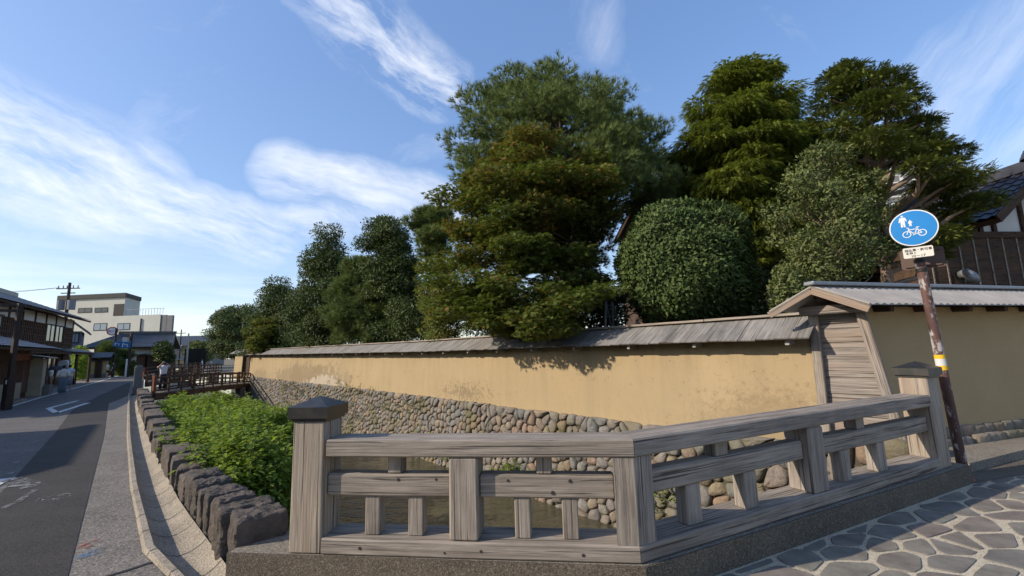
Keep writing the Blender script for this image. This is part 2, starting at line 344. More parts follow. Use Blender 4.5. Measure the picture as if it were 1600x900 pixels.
def leafmat(name, cols, trans=.3, rough=.5, spec=.35):
    t = MT(name, rough, spec); a = t.n.new('ShaderNodeAttribute'); a.attribute_name = 'rnd'
    c = t.ramp(a.outputs['Fac'], [(i/(len(cols)-1), k) for i, k in enumerate(cols)]); t.color(c)
    tr = t.n.new('ShaderNodeBsdfTranslucent'); t.nt.links.new(t.mix(1., c, (1.0, 1.05, .55), 'MULTIPLY'), tr.inputs[0])
    mx = t.n.new('ShaderNodeMixShader'); mx.inputs[0].default_value = trans; t.nt.links.new(t.b.outputs[0], mx.inputs[1]); t.nt.links.new(tr.outputs[0], mx.inputs[2])
    t.nt.links.new(mx.outputs[0], t.n['Material Output'].inputs[0]); return t.m
M['pine'] = leafmat('pine_needles', [(.10, .13, .04), (.16, .20, .06), (.13, .175, .065), (.22, .25, .085)], .15, .7, .1)
M['maple'] = leafmat('maple_leaves', [(.092, .13, .028), (.125, .165, .036), (.155, .185, .042), (.185, .155, .045), (.26, .135, .05)], .38, .6, .15)
M['camellia'] = leafmat('camellia_leaves', [(.045, .07, .02), (.068, .105, .03), (.10, .14, .042), (.13, .155, .055)], .15, .6, .15)
M['cypress'] = leafmat('cypress_sprays', [(.10, .135, .03), (.17, .205, .04), (.24, .27, .05), (.20, .22, .045)], .3, .7, .1)
M['yew'] = leafmat('yew_sprays', [(.06, .085, .022), (.105, .135, .032), (.155, .175, .04), (.10, .115, .03)], .2, .7, .1)
M['broad'] = leafmat('broad_leaves', [(.08, .11, .038), (.12, .15, .05), (.16, .18, .06), (.14, .15, .06)], .25, .55, .2)
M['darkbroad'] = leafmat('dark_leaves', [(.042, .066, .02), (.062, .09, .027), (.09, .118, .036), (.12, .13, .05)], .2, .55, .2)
M['weed'] = leafmat('weed_leaves', [(.15, .225, .04), (.21, .30, .05), (.28, .36, .06), (.19, .26, .05)], .42, .6, .15)
M['bark'] = simple('bark', (.13, .095, .07), (.055, .042, .034), 9, .95, .8, 24, .03, kind='gr', st=(.4, 3, 3))
M['palebark'] = simple('pale_bark', (.34, .25, .18), (.17, .125, .09), 9, .95, .8, 24, .03, kind='gr', st=(.4, 3, 3))
def tilemat(name, a, b, sc=3.2):
    t = MT(name, .38, .5); v = t.co('gr'); n = t.noise(v, 3, 5, .6); t.color(t.ramp(n, [(.3, b), (.7, a)])); t.bump(t.noise(v, 20, 3, .5), .15, .01); return t.m
M['tile'] = tilemat('grey_roof_tile', (.085, .09, .098), (.045, .047, .052))
M['bluetile'] = tilemat('blue_black_tile', (.06, .065, .085), (.03, .032, .042))
M['white'] = simple('white_plaster', (.70, .69, .66), (.58, .57, .54), 1.5, .85, .1)
M['cream'] = simple('cream_render', (.56, .55, .47), (.50, .49, .42), .6, .85, .1)
M['greywall'] = simple('grey_render', (.20, .20, .195), (.16, .16, .155), 1, .85, .1)
M['darkmetal'] = simple('dark_metal', (.035, .03, .028), (.022, .02, .019), 5, .55, .1, metal=.3)
M['brownpole'] = simple('dark_brown_paint', (.05, .034, .028), (.03, .022, .018), 5, .6, .15)
M['greymetal'] = simple('galvanised_metal', (.32, .33, .34), (.24, .25, .26), 6, .5, .1, metal=.5)
M['roofsheet'] = simple('corrugated_sheet', (.37, .345, .31), (.24, .225, .205), 2.2, .7, .1)
M['dkroof'] = simple('dark_roof_sheet', (.022, .026, .022), (.016, .018, .016), 2, .6, .1)
def glass(name, c, rough=.06):
    t = MT(name, rough, .8); t.color(c); return t.m
M['glass'] = glass('window_glass', (.03, .035, .04))
M['greenglass'] = glass('curtained_glass', (.07, .09, .065), .12)
M['blueglass'] = glass('pale_window_glass', (.20, .25, .31), .1)
def flat(name, c, rough=.6, spec=.3):
    t = MT(name, rough, spec); v = t.co('Object'); t.color(t.mix(t.ramp(t.noise(v, 7, 6, .7), [(.35, .0), (.8, .25)]), c, tuple(k*.6 for k in c))); return t.m
# ================================================================ SETTING: ground, road, canal
def S(o): o['kind'] = 'structure'; return o
FOOT = ([-60, 4.4, 6.8, 11.5, 20.9, 31, 60, 120], [1.0, .60, .40, .18, -.10, -.25, -.3, -.3])
GUTO = ([2.5, 4.63, 5.4, 8.2, 13.8, 26.3, 31], [.80, .33, .17, .03, -.14, -.40, -.5])
def foot(s): return float(np.interp(s, *FOOT))
def guto(s): return float(np.interp(s, *GUTO))
def wt(s): return float(np.interp(s, [-20, 2.25, 15, 23, 31, 44, 60, 200], [8.35, 8.35, 8.35, 8.05, 7.5, 7.0, 6.6, 3]))
def wz(s): return float(np.interp(s, [2, 15, 44], [0, .0, .2]))
def strip(name, lo, hi, ss, z, mat, kind=True):
    mb = MB()
    v = []; f = []
    for i, s in enumerate(ss):
        v += [Q(s, lo(s), z), Q(s, hi(s), z)]
        if i: f.append((2*i-2, 2*i, 2*i+1, 2*i-1))
    mb.add(v, f); o = mb.build(name, mat); return S(o) if kind else o
SSL = [-300, -60, -8, 2, 4.4, 6.8, 9, 11.5, 15, 20.9, 26, 31, 45, 60, 120, 400, 2500]
strip('ground', lambda s: -2600, lambda s: guto(s)-.05 if 2.3 <= s <= 31 else foot(s)+.3, sorted(SSL+[2.29, 2.3, 31.01]), -.02, M['ground'])
strip('bank_top', lambda s: foot(s)+.03, lambda s: foot(s)+.3, [2.3, 4.4, 6.8, 9, 11.5, 15, 20.9, 26, 31], -.03, M['gutter'])
strip('ground', lambda s: wt(s)+.15, lambda s: 2600, SSL, -.02, M['ground'])
strip('canal_bed', lambda s: foot(s)-1.0, lambda s: wt(s)+1, SSL[:-1], -2.5, M['mortar'])
strip('canal_water', lambda s: foot(s)-.5, lambda s: wt(s)+.5, SSL[:-1], -2.1, M['water'])
mb = MB()
for a, b in zip(SSL[:-2], SSL[1:-1]):
    mb.add([Q(a, foot(a)+.42, -2.6), Q(b, foot(b)+.42, -2.6), Q(b, foot(b)+.30, -.021), Q(a, foot(a)+.30, -.021)], [(0, 1, 2, 3)])
S(mb.build('canal_bank', M['cobble']))
rd = strip('road', lambda s: np.interp(s, [0, 26, 40, 60, 75, 140], [-9, -4.3, -3.9, -3.1, -2.4, -1.0]), lambda s: guto(s)-.0, [-40, 2.5, 4.63, 5.4, 8.2, 13.8, 20, 26.3, 31, 60, 75, 140], -.012, M['road'])
RDR = ([-10, 5.25, 14.4, 20, 25.2, 27.5, 30, 60], [-.3, -.36, -.62, -.85, -1.04, -.75, -.55, -.9])
RDL = ([-10, 9.3, 16, 23.2, 32, 47, 60], [-1.3, -1.38, -1.6, -1.95, -1.7, -1.0, -1.0])
strip('fresh_asphalt_strip', lambda s: np.interp(s, *RDL), lambda s: np.interp(s, *RDR), [-10, 5.25, 9.3, 14.4, 16, 20, 23.2, 25.2, 27.5, 30, 32, 47], -.008, M['newroad'])
strip('roadside_pavement', lambda s: np.interp(s, *RDR)+.012, lambda s: guto(s)-.07, [-10, 2.5, 4.63, 5.4, 8.2, 11, 13.8, 17, 20, 23, 25.2, 27.5, 30, 31], -.004, M['pavement'])
strip('far_pavement', lambda s: np.interp(s, [14, 30, 45, 62, 90], [-14, -9, -8.5, -7, -3.4]), lambda s: np.interp(s, [14, 30, 45, 62, 75, 90], [-4.9, -4.18, -3.65, -3.0, -2.5, -1.9]), [14, 24, 30, 38, 45, 55, 62, 75, 90], -.004, M['pavement'])
# lip and dished channel between pavement and edging stones
mb = MB(); ss = [2.3, 3.2, 4.0, 4.4, 4.8, 5.4, 6.2, 7, 8.2, 9.5, 11, 12.5, 13.8, 16, 18, 20.9, 24, 28, 31]; prof = [(0, .0), (.05, .035), (.17, .04), (.22, .0), (.35, -.055), (.52, -.085), (.7, -.075), (.86, -.035), (.98, .015), (1.0, .02), (1.0, -.03)]
vv = []; ff = []
for i, s in enumerate(ss):
    a, b = guto(s)-.07, foot(s)+.04
    for k, (u, z) in enumerate(prof): vv.append(Q(s, a+(b-a)*u, z))
    if i:
        for k in range(len(prof)-1): ff.append(((i-1)*len(prof)+k, i*len(prof)+k, i*len(prof)+k+1, (i-1)*len(prof)+k+1))
mb.add(vv, ff); g = S(mb.build('roadside_gutter', M['gutter'])); soft(g, 35)
for s in list(np.arange(3.4, 9.5, .62))+list(np.arange(9.5, 20, 1.2)):       # joints between channel blocks
    mb = MB(); v = []; a, b = guto(s)-.07, foot(s)+.04
    for k, (u, z) in enumerate(prof[:9]):
        for ds in (-.006, .006): v.append(Q(s+ds+.05*math.sin(u*3), a+(b-a)*u, z+.004))
    mb.add(v, [(2*k, 2*k+1, 2*k+3, 2*k+2) for k in range(8)]); mb.build('joint', M['crack'], g)
# ---- far side kerb and markings
def band_mark(name, pts, w, z, mat, label=None):
    mb = MB(); pts = [np.array(p[:2]) for p in pts]; v = []; f = []
    for i, p in enumerate(pts):
        t = pts[min(i+1, len(pts)-1)]-pts[max(i-1, 0)]; t /= np.linalg.norm(t); nn = np.array([-t[1], t[0]])*w/2
        v += [(*(p+nn), z), (*(p-nn), z)]
        if i: f.append((2*i-2, 2*i-1, 2*i+1, 2*i))
    mb.add(v, f); return S(mb.build(name, mat))
wl = [Q(s, float(np.interp(s, [14, 26, 33, 46, 66, 80], [-4.75, -4.19, -4.02, -3.42, -2.66, -2.2]))) for s in np.linspace(14, 82, 30)]
band_mark('road_marking', wl, .17, .0, M['whiteline'])
mb = MB(); kk = [Q(s, float(np.interp(s, [14, 26, 31], [-4.95, -4.42, -4.22]))) for s in np.linspace(14, 31, 9)]
for a, b in zip(kk[:-1], kk[1:]): mb.beam(a+np.array([0, 0, .03]), b+np.array([0, 0, .03]), .16, .16, ch=.015)
S(mb.build('kerb', M['kerbtop']))
rh = [Q(22.3, -2.25), Q(26.4, -1.75), Q(28.4, -2.25), Q(24.9, -2.75)]
for a, b in ((0, 1), (3, 2), (0, 3)): band_mark('road_marking', [rh[a], rh[b]], .17, .0, M['whiteline'])
for k in range(9): band_mark('road_marking', [atz(8+13*k, 742-13.2*k-1.7*k*(8-k)*.4), atz(22+13.5*k, 737-13.2*k-1.7*k*(8-k)*.4)], .07, -.001, M['wornline'])
band_mark('road_marking', [atz(-40, 768), atz(3, 748)], .30, .0, M['whiteline'])
band_mark('road_marking', [atz(2, 795), atz(28, 783), atz(55, 765)], .07, .0, M['wornline'])
band_mark('road_marking', [atz(14, 748), atz(32, 752), atz(52, 760)], .25, .0, M['wornline'])
band_mark('road_marking', [atz(2, 762), atz(32, 758)], .2, .001, M['wornline'])
def ring(c, r, w, z, mat, name='road_marking', n=28, parent=None):
    mb = MB(); v = []; f = []
    for k in range(n):
        a = 2*math.pi*k/n
        for q in (r, r-w): v.append((c[0]+q*math.cos(a), c[1]+q*math.sin(a), z))
    for k in range(n): j = (k+1) % n; f.append((2*k, 2*j, 2*j+1, 2*k+1))
    mb.add(v, f); return mb.build(name, mat, parent)
mc = atz(84, 777.5)
S(ring(mc, .165, .016, .001, M['wornline'])); S(ring(mc, .105, .012, .0015, M['wornline']))
for k in range(5):
    a = k*1.3+.3; band_mark('road_marking', [mc[:2]+np.array([math.cos(a), math.sin(a)])*.05, mc[:2]+np.array([math.cos(a), math.sin(a)])*.11], .02, .001, M['wornline'])
band_mark('road_marking', [atz(124, 858), atz(142, 848), atz(155, 844)], .13, .002, M['redpaint'])
band_mark('road_marking', [atz(118, 872), atz(140, 866), atz(158, 856)], .11, .0025, M['bluepaint'])
band_mark('pavement_joint', [atz(150, 905), atz(196, 892), atz(232, 880), atz(246, 877)], .035, .002, M['crack'])
# ---- bridge deck, its kerb and the crazy paving
deck = [(-9, -9), (14, -9), (14, 8.3), (8.1, 7.3), (5.6, 6.5), (5.2, 5.62), (.85, 3.45), (-2.15, 3.80), (-2.55, 3.3)]
S(fix(MB().prism(deck, -.45, -.003).build('bridge_deck', M['deck'])))
KF = [(-2.28, 3.64), (.865, 3.235), (5.36, 5.42)]; KB = [(5.18, 5.86), (.80, 3.70), (-2.22, 4.09)]
kerb_o = MB().prism(KF+KB, -.75, .2).build('bridge_kerb', M['kerb']); fix(kerb_o); S(kerb_o)
cap = [(-2.27, 3.65), (.863, 3.245), (5.35, 5.43), (5.175, 5.85), (.80, 3.69), (-2.21, 4.08)]
S(MB().add([(x, y, .203) for x, y in cap], [(0, 1, 4, 5), (1, 2, 3, 4)]).build('bridge_kerb_top', M['kerbtop']))
def clip(poly, p, n):       # keep the side where (x-p).n <= 0
    out = []
    for i in range(len(poly)):
        a, b = poly[i-1], poly[i]; da, db = (a-p)@n, (b-p)@n
        if (da <= 0) != (db <= 0): out.append(a+(b-a)*(da/(da-db)))
        if db <= 0: out.append(b)
    return out
def voronoi(seeds, bound, gap=.0, k=22):
    seeds = np.array(seeds); cells = []
    for i, s in enumerate(seeds):
        d = ((seeds-s)**2).sum(1); idx = np.argsort(d)[1:k+1]
        poly = [np.array(q, float) for q in bound]
        for j in idx:
            nn = seeds[j]-s; ln = math.sqrt(d[j]); nn = nn/ln
            poly = clip(poly, s+nn*(ln/2-gap/2), nn)
            if len(poly) < 3: break
        cells.append(poly)
    return cells
def chaikin(poly, it=1, q=.22):
    for _ in range(it):
        out = []
        for i in range(len(poly)):
            a, b = poly[i], poly[(i+1) % len(poly)]; out += [a*(1-q)+b*q, a*q+b*(1-q)]
        poly = out
    return poly
def darts(x0, x1, y0, y1, rmin, rmax, n, inside=lambda p: True, st=1.):
    pts = []; rr = []; cnt = 0
    P = np.zeros((0, 2)); R_ = np.zeros(0)
    for _ in range(n):
        p = np.array([rng.uniform(x0, x1), rng.uniform(y0, y1)])
        if not inside(p): continue
        r = rng.uniform(rmin, rmax)
        if len(P):
            dd = P-p; dd[:, 1] *= st
            if (np.sqrt((dd**2).sum(1)) < (R_+r)*.5).any(): continue
        P = np.vstack([P, p]); R_ = np.append(R_, r)
    return P
pav = S(bpy.data.objects.new('crazy_paving', None)); col.objects.link(pav)
bdir = np.array([4.495, 2.185]); bdir /= np.linalg.norm(bdir); bnor = np.array([-bdir[1], bdir[0]])
def infl(p): return (p-np.array([.865, 3.235]))@bnor < .2 and p[1] < 5.55+(p[0]-5.3)*.28+.3
ST = 1.55
def tox(q): q = np.asarray(q); return bdir*(q[0]*ST)+bnor*q[1]
pts = darts(.6, 7.0, -3.6, 3.2, .12, .37, 18000, lambda q: infl(tox(q)) and .6 < tox(q)[0] < 9.2 and 1.6 < tox(q)[1] < 7)
# cells are stretched along the kerb as in the place itself
for poly in voronoi(pts, [(.2, -4), (8, -4), (8, 4), (.2, 4)], .032):
    if len(poly) < 3: continue
    poly = [tox(q) for q in poly]
    poly = clip(poly, np.array([.865, 3.235])-bnor*.035, bnor)
    if len(poly) >= 3: poly = clip(poly, np.array([5.45, 5.42]), np.array([-.27, .963]))
    if len(poly) < 3: continue
    c = sum(poly)/len(poly); pr = CAM*0; d = np.array([*c, 0])-CAM
    area = .5*abs(sum(poly[i-1][0]*poly[i][1]-poly[i][0]*poly[i-1][1] for i in range(len(poly))))
    if area < .008: continue
    poly = chaikin([q+rng.normal(0, .010, 2) for q in poly], 2, .13); h = .004+rng.random()*.004
    top = [tuple(c+(q-c)*(1-.006/max(.05, np.linalg.norm(q-c)))) for q in poly]
    MB().prism([tuple(q) for q in poly], -.002, h, top).build('flagstone', M['flag'], pav)
# raised strip below the garden wall on the right, gritty ground in front of it
S(fix(MB().prism([(5.78, 5.84), (9.0, 7.22), (14, 9.2), (14, 9.6), (8.1, 7.5), (5.5, 6.55)], -.1, .11).build('kerb', M['kerbtop'])))
S(MB().add([(5.3, 5.40, .001), (9.5, 6.6, .001), (9.5, 7.45, .001), (5.4, 5.75, .001)], [(0, 1, 2, 3)]).build('gravel_verge', M['kerb']))
# ================================================================ EDGING STONES along the canal
def rough_block(c, ax, size, seed, amp=.06, n=5):
    """irregular quarried block: subdivided box pushed about by noise"""
    v = []; idx = {}; f = []
    def vid(i, j, k):
        key = (i, j, k)
        if key not in idx: idx[key] = len(v); v.append([i/n*2-1, j/n*2-1, k/n*2-1])
        return idx[key]
    for a in range(n):
        for b in range(n):
            for (fn, flip) in ((lambda p, q: (p, q, 0), 1), (lambda p, q: (p, q, n), 0), (lambda p, q: (p, 0, q), 0), (lambda p, q: (p, n, q), 1), (lambda p, q: (0, p, q), 1), (lambda p, q: (n, p, q), 0)):
                q4 = [vid(*fn(a, b)), vid(*fn(a+1, b)), vid(*fn(a+1, b+1)), vid(*fn(a, b+1))]
                f.append(tuple(q4[::-1]) if flip else tuple(q4))
    out = []; ax = np.array(ax); ay = np.array([-ax[1], ax[0]])
    for p in v:
        q = np.array(p); r = (np.abs(q)**12).sum()**(1/12); q = q/max(r, .001)*max(abs(np.array(p)))*1.02
        w = Vector((q[0]*1.3+seed*7.1, q[1]*1.3, q[2]*1.3)); d = (mnoise.fractal(Vector((w.x*2.2, w.y*1.1, w.z*4.5)), .9, 2.1, 5)*.07-abs(mnoise.noise(Vector((w.x*3+9, w.y*2, w.z*7))))*.06 if n > 10 else 0)+ mnoise.noise(w*1.1)*.13+mnoise.noise(w*2.6)*.13+abs(mnoise.noise(w*5.5))*-.10+mnoise.noise(w*12)*.05
        q = q*(1+d*amp/.06*.36)
        x, y, z = q*np.array(size)/2
        out.append((c[0]+ax[0]*x+ay[0]*y, c[1]+ax[1]*x+ay[1]*y, c[2]+z))
    return out, f
s = 4.30; k = 0
sizes = [(.36, .42, .39), (.33, .42, .38), (.26, .38, .37), (.24, .38, .36), (.30, .38, .35), (.30, .38, .35)]
ORD = ['nearest the wooden bridge railing', 'second along from the wooden railing', 'third along from the wooden railing', 'fourth along from the wooden railing', 'fifth along from the wooden railing', 'sixth along from the wooden railing']
ORD += [w+' along from the wooden railing' for w in 'seventh eighth ninth tenth eleventh twelfth thirteenth fourteenth fifteenth sixteenth seventeenth eighteenth nineteenth twentieth'.split()]
while s < 30.6:
    ln, dp, h = sizes[k] if k < 6 else (rng.uniform(.32, .62), rng.uniform(.34, .46), rng.uniform(.24, .38))
    dx = -.045 if k < 2 else 0
    c = Q(s+ln/2, foot(s+ln/2)+.04+dp/2, h/2-.06); mb = MB()
    an_ = rng.normal(0, .09); ax_ = np.array([DS[0]*math.cos(an_)-DS[1]*math.sin(an_), DS[0]*math.sin(an_)+DS[1]*math.cos(an_)])
    v, f = rough_block(c, ax_, (ln*rng.uniform(.88, .95), dp*rng.uniform(.85, 1.1), h*rng.uniform(.9, 1.08)+.12), k+1, .06+.03*rng.random(), 22 if k < 9 else 6); mb.add(v, f)
    o = mb.build('edging_stone', M['edge']); soft(o, 28)
    if k < len(ORD): tag(o, 'rough dark brown edging block beside the gutter, ' + ORD[k], 'stone', 'edging stones along the canal')
    else: tag(o, 'rough dark edging stone farther along the gutter, half hidden by green weeds', 'stone', 'edging stones along the canal')
    s += ln+(.05 if k < 6 else .03); k += 1
# ================================================================ COBBLE RETAINING WALL
def rp(s, v, w):        # point on the battered face, w outwards
    return Q(s, wt(s)-.06+.13*min(v, 0)-w, v)
rw = E('cobble_retaining_wall', Q(8, 8.2, -2.1), 'retaining wall of rounded river cobbles rising from the canal under the ochre wall', 'stone wall')
mb = MB(); v = []; f = []; ss = np.arange(1, 47, 1.)
for i, s in enumerate(ss):
    tp = .24 if s < 2.2 else -.02+wz(s)*.5
    v += [rp(s, -2.6, -.03), rp(s, 0, -.03), rp(s, tp, -.035), Q(s, wt(s)+.4, tp)]
    if i:
        for q in range(3): f.append((4*i-4+q, 4*i-3+q, 4*i+1+q, 4*i+q))
mb.add(v, f); fix(mb.build('core', M['mortar'], rw))
def rtop(s): return (.28 if s < 2.2 else .02+wz(s)*.55)+.07*mnoise.noise(Vector((s*1.1, 3, 0)))
seeds = []
sx_ = -3.5
def dens(s): return float(np.interp(s, [-3, 3, 6, 12, 46], [.33, .33, .28, .25, .25]))
P = []
s = .9
while s < 46:
    g = dens(s); z = -2.35+rng.uniform(0, g)
    while z < rtop(s)+.02:
        P.append((s+rng.uniform(-.42, .42)*g, z+rng.uniform(-.3, .3)*g)); z += g*rng.uniform(.72, 1.05)
    s += g*.98
P = np.array(P); cells = []
order = np.argsort(P[:, 0]); P = P[order]
for i in range(len(P)):
    lo, hi = max(0, i-45), min(len(P), i+46); near = P[lo:hi]; me_ = P[i]
    d = ((near-me_)**2).sum(1); ix = np.argsort(d)[1:17]
    g = dens(me_[0])*1.1; poly = [me_+np.array(q)*g for q in ((-1, -1), (1, -1), (1, 1), (-1, 1))]
    for j in ix:
        nn = near[j]-me_; L_ = math.sqrt(d[j])
        if L_ < 1e-4: continue
        nn = nn/L_; poly = clip(poly, me_+nn*(L_/2-.009), nn)
        if len(poly) < 3: break
    cells.append(poly)
stones = []
for p, poly in zip(P, cells):
    if len(poly) < 3: continue
    poly = [np.array([q[0], min(q[1], rtop(q[0])+.05)]) for q in poly]
    poly = chaikin([q+rng.normal(0, .012, 2) for q in poly], 2 if p[0] < 12 else 1, .2); c = sum(poly)/len(poly); n = len(poly); rad = np.mean([np.linalg.norm(q-c) for q in poly])
    if rad < .04 or min(q[0] for q in poly) < 1.05: continue
    b = rng.uniform(.30, .60)*rad; tl = rng.normal(0, .12, 2); vv = []
    for (sc, w) in ((1.0, -.05), (.97, .28*b), (.80, .72*b), (.45, .97*b)):
        for q in poly:
            e = (q-c)*sc; x = c+e; vv.append(rp(x[0], x[1], w+float(e@tl)+.045*rad*rng.normal()))
    vv.append(rp(c[0], c[1], b)); ff = []
    for r_ in range(3):
        for i in range(n): ff.append((r_*n+i, r_*n+(i+1) % n, (r_+1)*n+(i+1) % n, (r_+1)*n+i))
    for i in range(n): ff.append((3*n+i, 3*n+(i+1) % n, 4*n))
    dist = np.linalg.norm(rp(c[0], c[1], 0)-CAM); vis = rad/dist*(1 if (c[1] > -1.5 and c[0] > .2) else .4)
    stones.append((vis, vv, ff))
stones.sort(key=lambda q: -q[0])
for vis, vv, ff in stones[:300]:
    MB().add(vv, ff).build('cobble', M['cobble'], rw, True)
mb = MB(); rn = []
for vis, vv, ff in stones[300:]:
    mb.add(vv, ff); rn += [rng.random()]*len(vv)
o = mb.build('small_cobbles', M['cobble'], rw, True); o['kind'] = 'stuff'
at = o.data.attributes.new('rnd', 'FLOAT', 'POINT'); at.data.foreach_set('value', np.array(rn, 'f'))
# ================================================================ WOODEN BRIDGE RAILING
A0 = np.array([-1.51, 3.56]); KC = np.array([.84, 3.27]); B0 = np.array([4.86, 5.26])
uA = (KC-A0)/np.linalg.norm(KC-A0); nA = np.array([-uA[1], uA[0]]); uB = (B0-KC)/np.linalg.norm(B0-KC); nB = np.array([-uB[1], uB[0]])
def pa(x, back, z): k = A0+uA*((x-A0[0])/uA[0])+nA*back; return np.array([*k, z])
def pb(x, back, z): k = KC+uB*((x-KC[0])/uB[0])+nB*back; return np.array([*k, z])
rl = E('bridge_railing', pa(-.3, .15, .2), 'weathered grey timber railing with two angled sections on the near bridge', 'railing')
def post(fn, x, w, dep, z0, z1, mat, n):
    b = dep/2; return MB().beam(fn(x, b, z0), fn(x, b, z1), w, dep, up=(*n, 0), ch=.014).build('post', mat, rl)
def capped(fn, x, w, dep, z1, n, mat):
    p = post(fn, x, w, dep, .203, z1, mat, n); u = uA if fn is pa else uB; c = fn(x, dep/2, 0)[:2]
    def q(h): return [tuple(c+u*a*h+n*b*h) for a, b in ((-1, -1), (1, -1), (1, 1), (-1, 1))]
    mb = MB().prism(q(w/2+.012), z1-.003, z1+.022).prism(q(w/2+.034), z1+.022, z1+.108)
    t = q(w/2+.036); mb.add([(*k, z1+.108) for k in t]+[(*c, z1+.185)], [(0, 1, 4), (1, 2, 4), (2, 3, 4), (3, 0, 4)])
    cp = fix(mb.build('cap', M['copper'], p)); return p
capped(pa, -1.648, .27, .28, 1.19, nA, M['rail_pale'])
capped(pb, 4.86+.15*uB[0], .29, .28, 1.245, nB, M['rail_pale'])
post(pa, -.408, .22, .24, .322, .913, M['rail'], nA)
post(pb, 2.81, .24, .24, .322, .913, M['rail'], nB)
# corner post follows the bend
pc = [pa(.69, 0, 0)[:2], np.array([.838, 3.271]), pb(.985, 0, 0)[:2], pb(.90, .22, 0)[:2], pa(.72, .24, 0)[:2]]
v = [(*q, z) for z in (.322, .6, .913) for q in pc]; g = [(q[2]+3, q[0]*1.0, q[1]) for q in v]
MB().add(v, [(4, 3, 2, 1, 0), (10, 11, 12, 13, 14)]+[(k*5+i, k*5+(i+1) % 5, k*5+5+(i+1) % 5, k*5+5+i) for k in (0, 1) for i in range(5)], g).build('post', M['rail'], rl)
def rail(name, p0, p1, w, h, mat='rail'): return MB().beam(p0, p1, w, h, ch=.013, wob=.002).build(name, M[mat], rl)
def mitre(z0, z1, dep, fa, ga, fb, name, over=0.):
    """two timbers that meet in a mitre over the corner"""
    bis = nA+nB; bis /= np.linalg.norm(bis); o_ = KC-bis*over/(bis@nA); i_ = o_+bis*(dep+over)/(bis@nA)
    for fn, xe, n in ((pa, fa, nA), (pb, fb, nB)):
        e0 = fn(xe, -over, 0)[:2]; e1 = fn(xe, dep, 0)[:2]; ln = np.linalg.norm(e0-o_); off = rng.random(3)*20; ch = .012
        v = []; g = []
        gap = (uB if fn is pb else -uA)*.0025
        for (f0, f1, d0) in ((e0, e1, 0.), (e0*.5+o_*.5, e1*.5+i_*.5, ln/2), (o_+gap, i_+gap, ln)):
            ww = np.linalg.norm(f1-f0); jz = rng.normal(0, .0018)
            for (k, z) in ((ch, z0), (0, z0+ch), (0, z1-ch), (ch, z1), (ww-ch, z1), (ww, z1-ch), (ww, z0+ch), (ww-ch, z0)):
                q = f0+(f1-f0)*(k/ww); v.append((*q, z+(jz if d0 == ln/2 else 0))); g.append((d0+off[0], k+off[1], z+off[2]))
        f = [(k*8+i, k*8+(i+1) % 8, k*8+8+(i+1) % 8, k*8+8+i) for k in (0, 1) for i in range(8)]+[tuple(range(7, -1, -1)), tuple(16+i for i in range(8))]
        fix(MB().add(v, f, g).build(name, M['rail'], rl))
mitre(.915, 1.045, .27, -1.49, None, 4.84, 'top_rail', .012)
mitre(.206, .322, .30, -1.51, None, 4.86, 'bottom_beam', .008)
rail('middle_rail', pa(-1.512, .125, .692), pa(-.518, .125, .692), .14, .165); rail('middle_rail', pa(-.298, .125, .692), pa(.70, .125, .692), .14, .165)
rail('middle_rail', pb(.97, .125, .705), pb(2.69, .125, .705), .14, .165); rail('middle_rail', pb(2.93, .125, .705), pb(4.86, .125, .705), .14, .165)
for x in (-.968, .19): MB().beam(pa(x, .13, .776), pa(x, .13, .914), .115, .11, up=(*nA, 0), ch=.008).build('baluster', M['rail'], rl)
for x in (-1.145, -.80, .02, .37): MB().beam(pa(x, .13, .321), pa(x, .13, .609), .118, .11, up=(*nA, 0), ch=.008).build('baluster', M['rail'], rl)
for x in (1.73, 3.62): MB().beam(pb(x, .13, .789), pb(x, .13, .914), .16, .12, up=(*nB, 0), ch=.008).build('baluster', M['rail'], rl)
for x in (1.41, 2.02, 3.31, 3.92): MB().beam(pb(x, .13, .321), pb(x, .13, .622), .16, .12, up=(*nB, 0), ch=.008).build('baluster', M['rail'], rl)
knot = simple('knot', (.05, .042, .038), None, 20, .9, .3)
for fn, x, z, b in ((pa, -.93, .735, .055), (pa, -.63, .74, .055), (pa, -.08, .735, .055), (pa, .38, .735, .055), (pa, .25, .65, .055), (pa, -1.2, .26, -.008), (pa, -.28, .262, -.008), (pa, .45, .255, -.008), (pa, -.55, .245, -.008)):
    p = fn(x, b-.002, z); r_ = .011+.006*rng.random(); n = nA
    MB().cyl(p+np.array([*n, 0])*.006, p-np.array([*n, 0])*.0015, r_, r_*.7, 8).build('knot', knot, rl)
# ================================================================ SIGN ON ITS POLE
sg = E('traffic_sign', (5.43, 5.58, 0), 'leaning peeling brown pole with blue pedestrian and bicycle sign beside the bridge railing', 'sign')
def peel():
    t = MT('peeling_pole_paint', .6, .35); v = t.co('Object', (1, 1, .45)); n1 = t.noise(v, 9, 8, .7); z = t.sep(t.co('Object'))[2]
    k = t.ramp(t.math('ADD', n1, t.math('MULTIPLY', t.ramp(t.math('DIVIDE', z, 3.), [(.44, 0.), (.50, 1.)]), .03)), [(.54, 0.), (.60, 1.)])
    t.color(t.mix(k, t.ramp(t.noise(v, 4, 5, .6), [(.35, (.05, .028, .023)), (.65, (.13, .065, .05))]), (.36, .34, .33))); t.bump(k, .3, .004); return t.m
pb0 = np.array([5.43, 5.58, -.02]); pt0 = np.array([5.315, 5.58, 2.74]); pax = (pt0-pb0)/np.linalg.norm(pt0-pb0)
def pz(z): return pb0+(pt0-pb0)*((z+.02)/2.76)
soft(MB().tube([pz(z) for z in (-.02, .7, 1.4, 2.1, 2.74)], [.052]*5, 20).build('pole', peel(), sg), 50)
MB().cyl(pz(-.01), pz(.05), .10, .055, 16).build('base_collar', M['redwood'], sg)
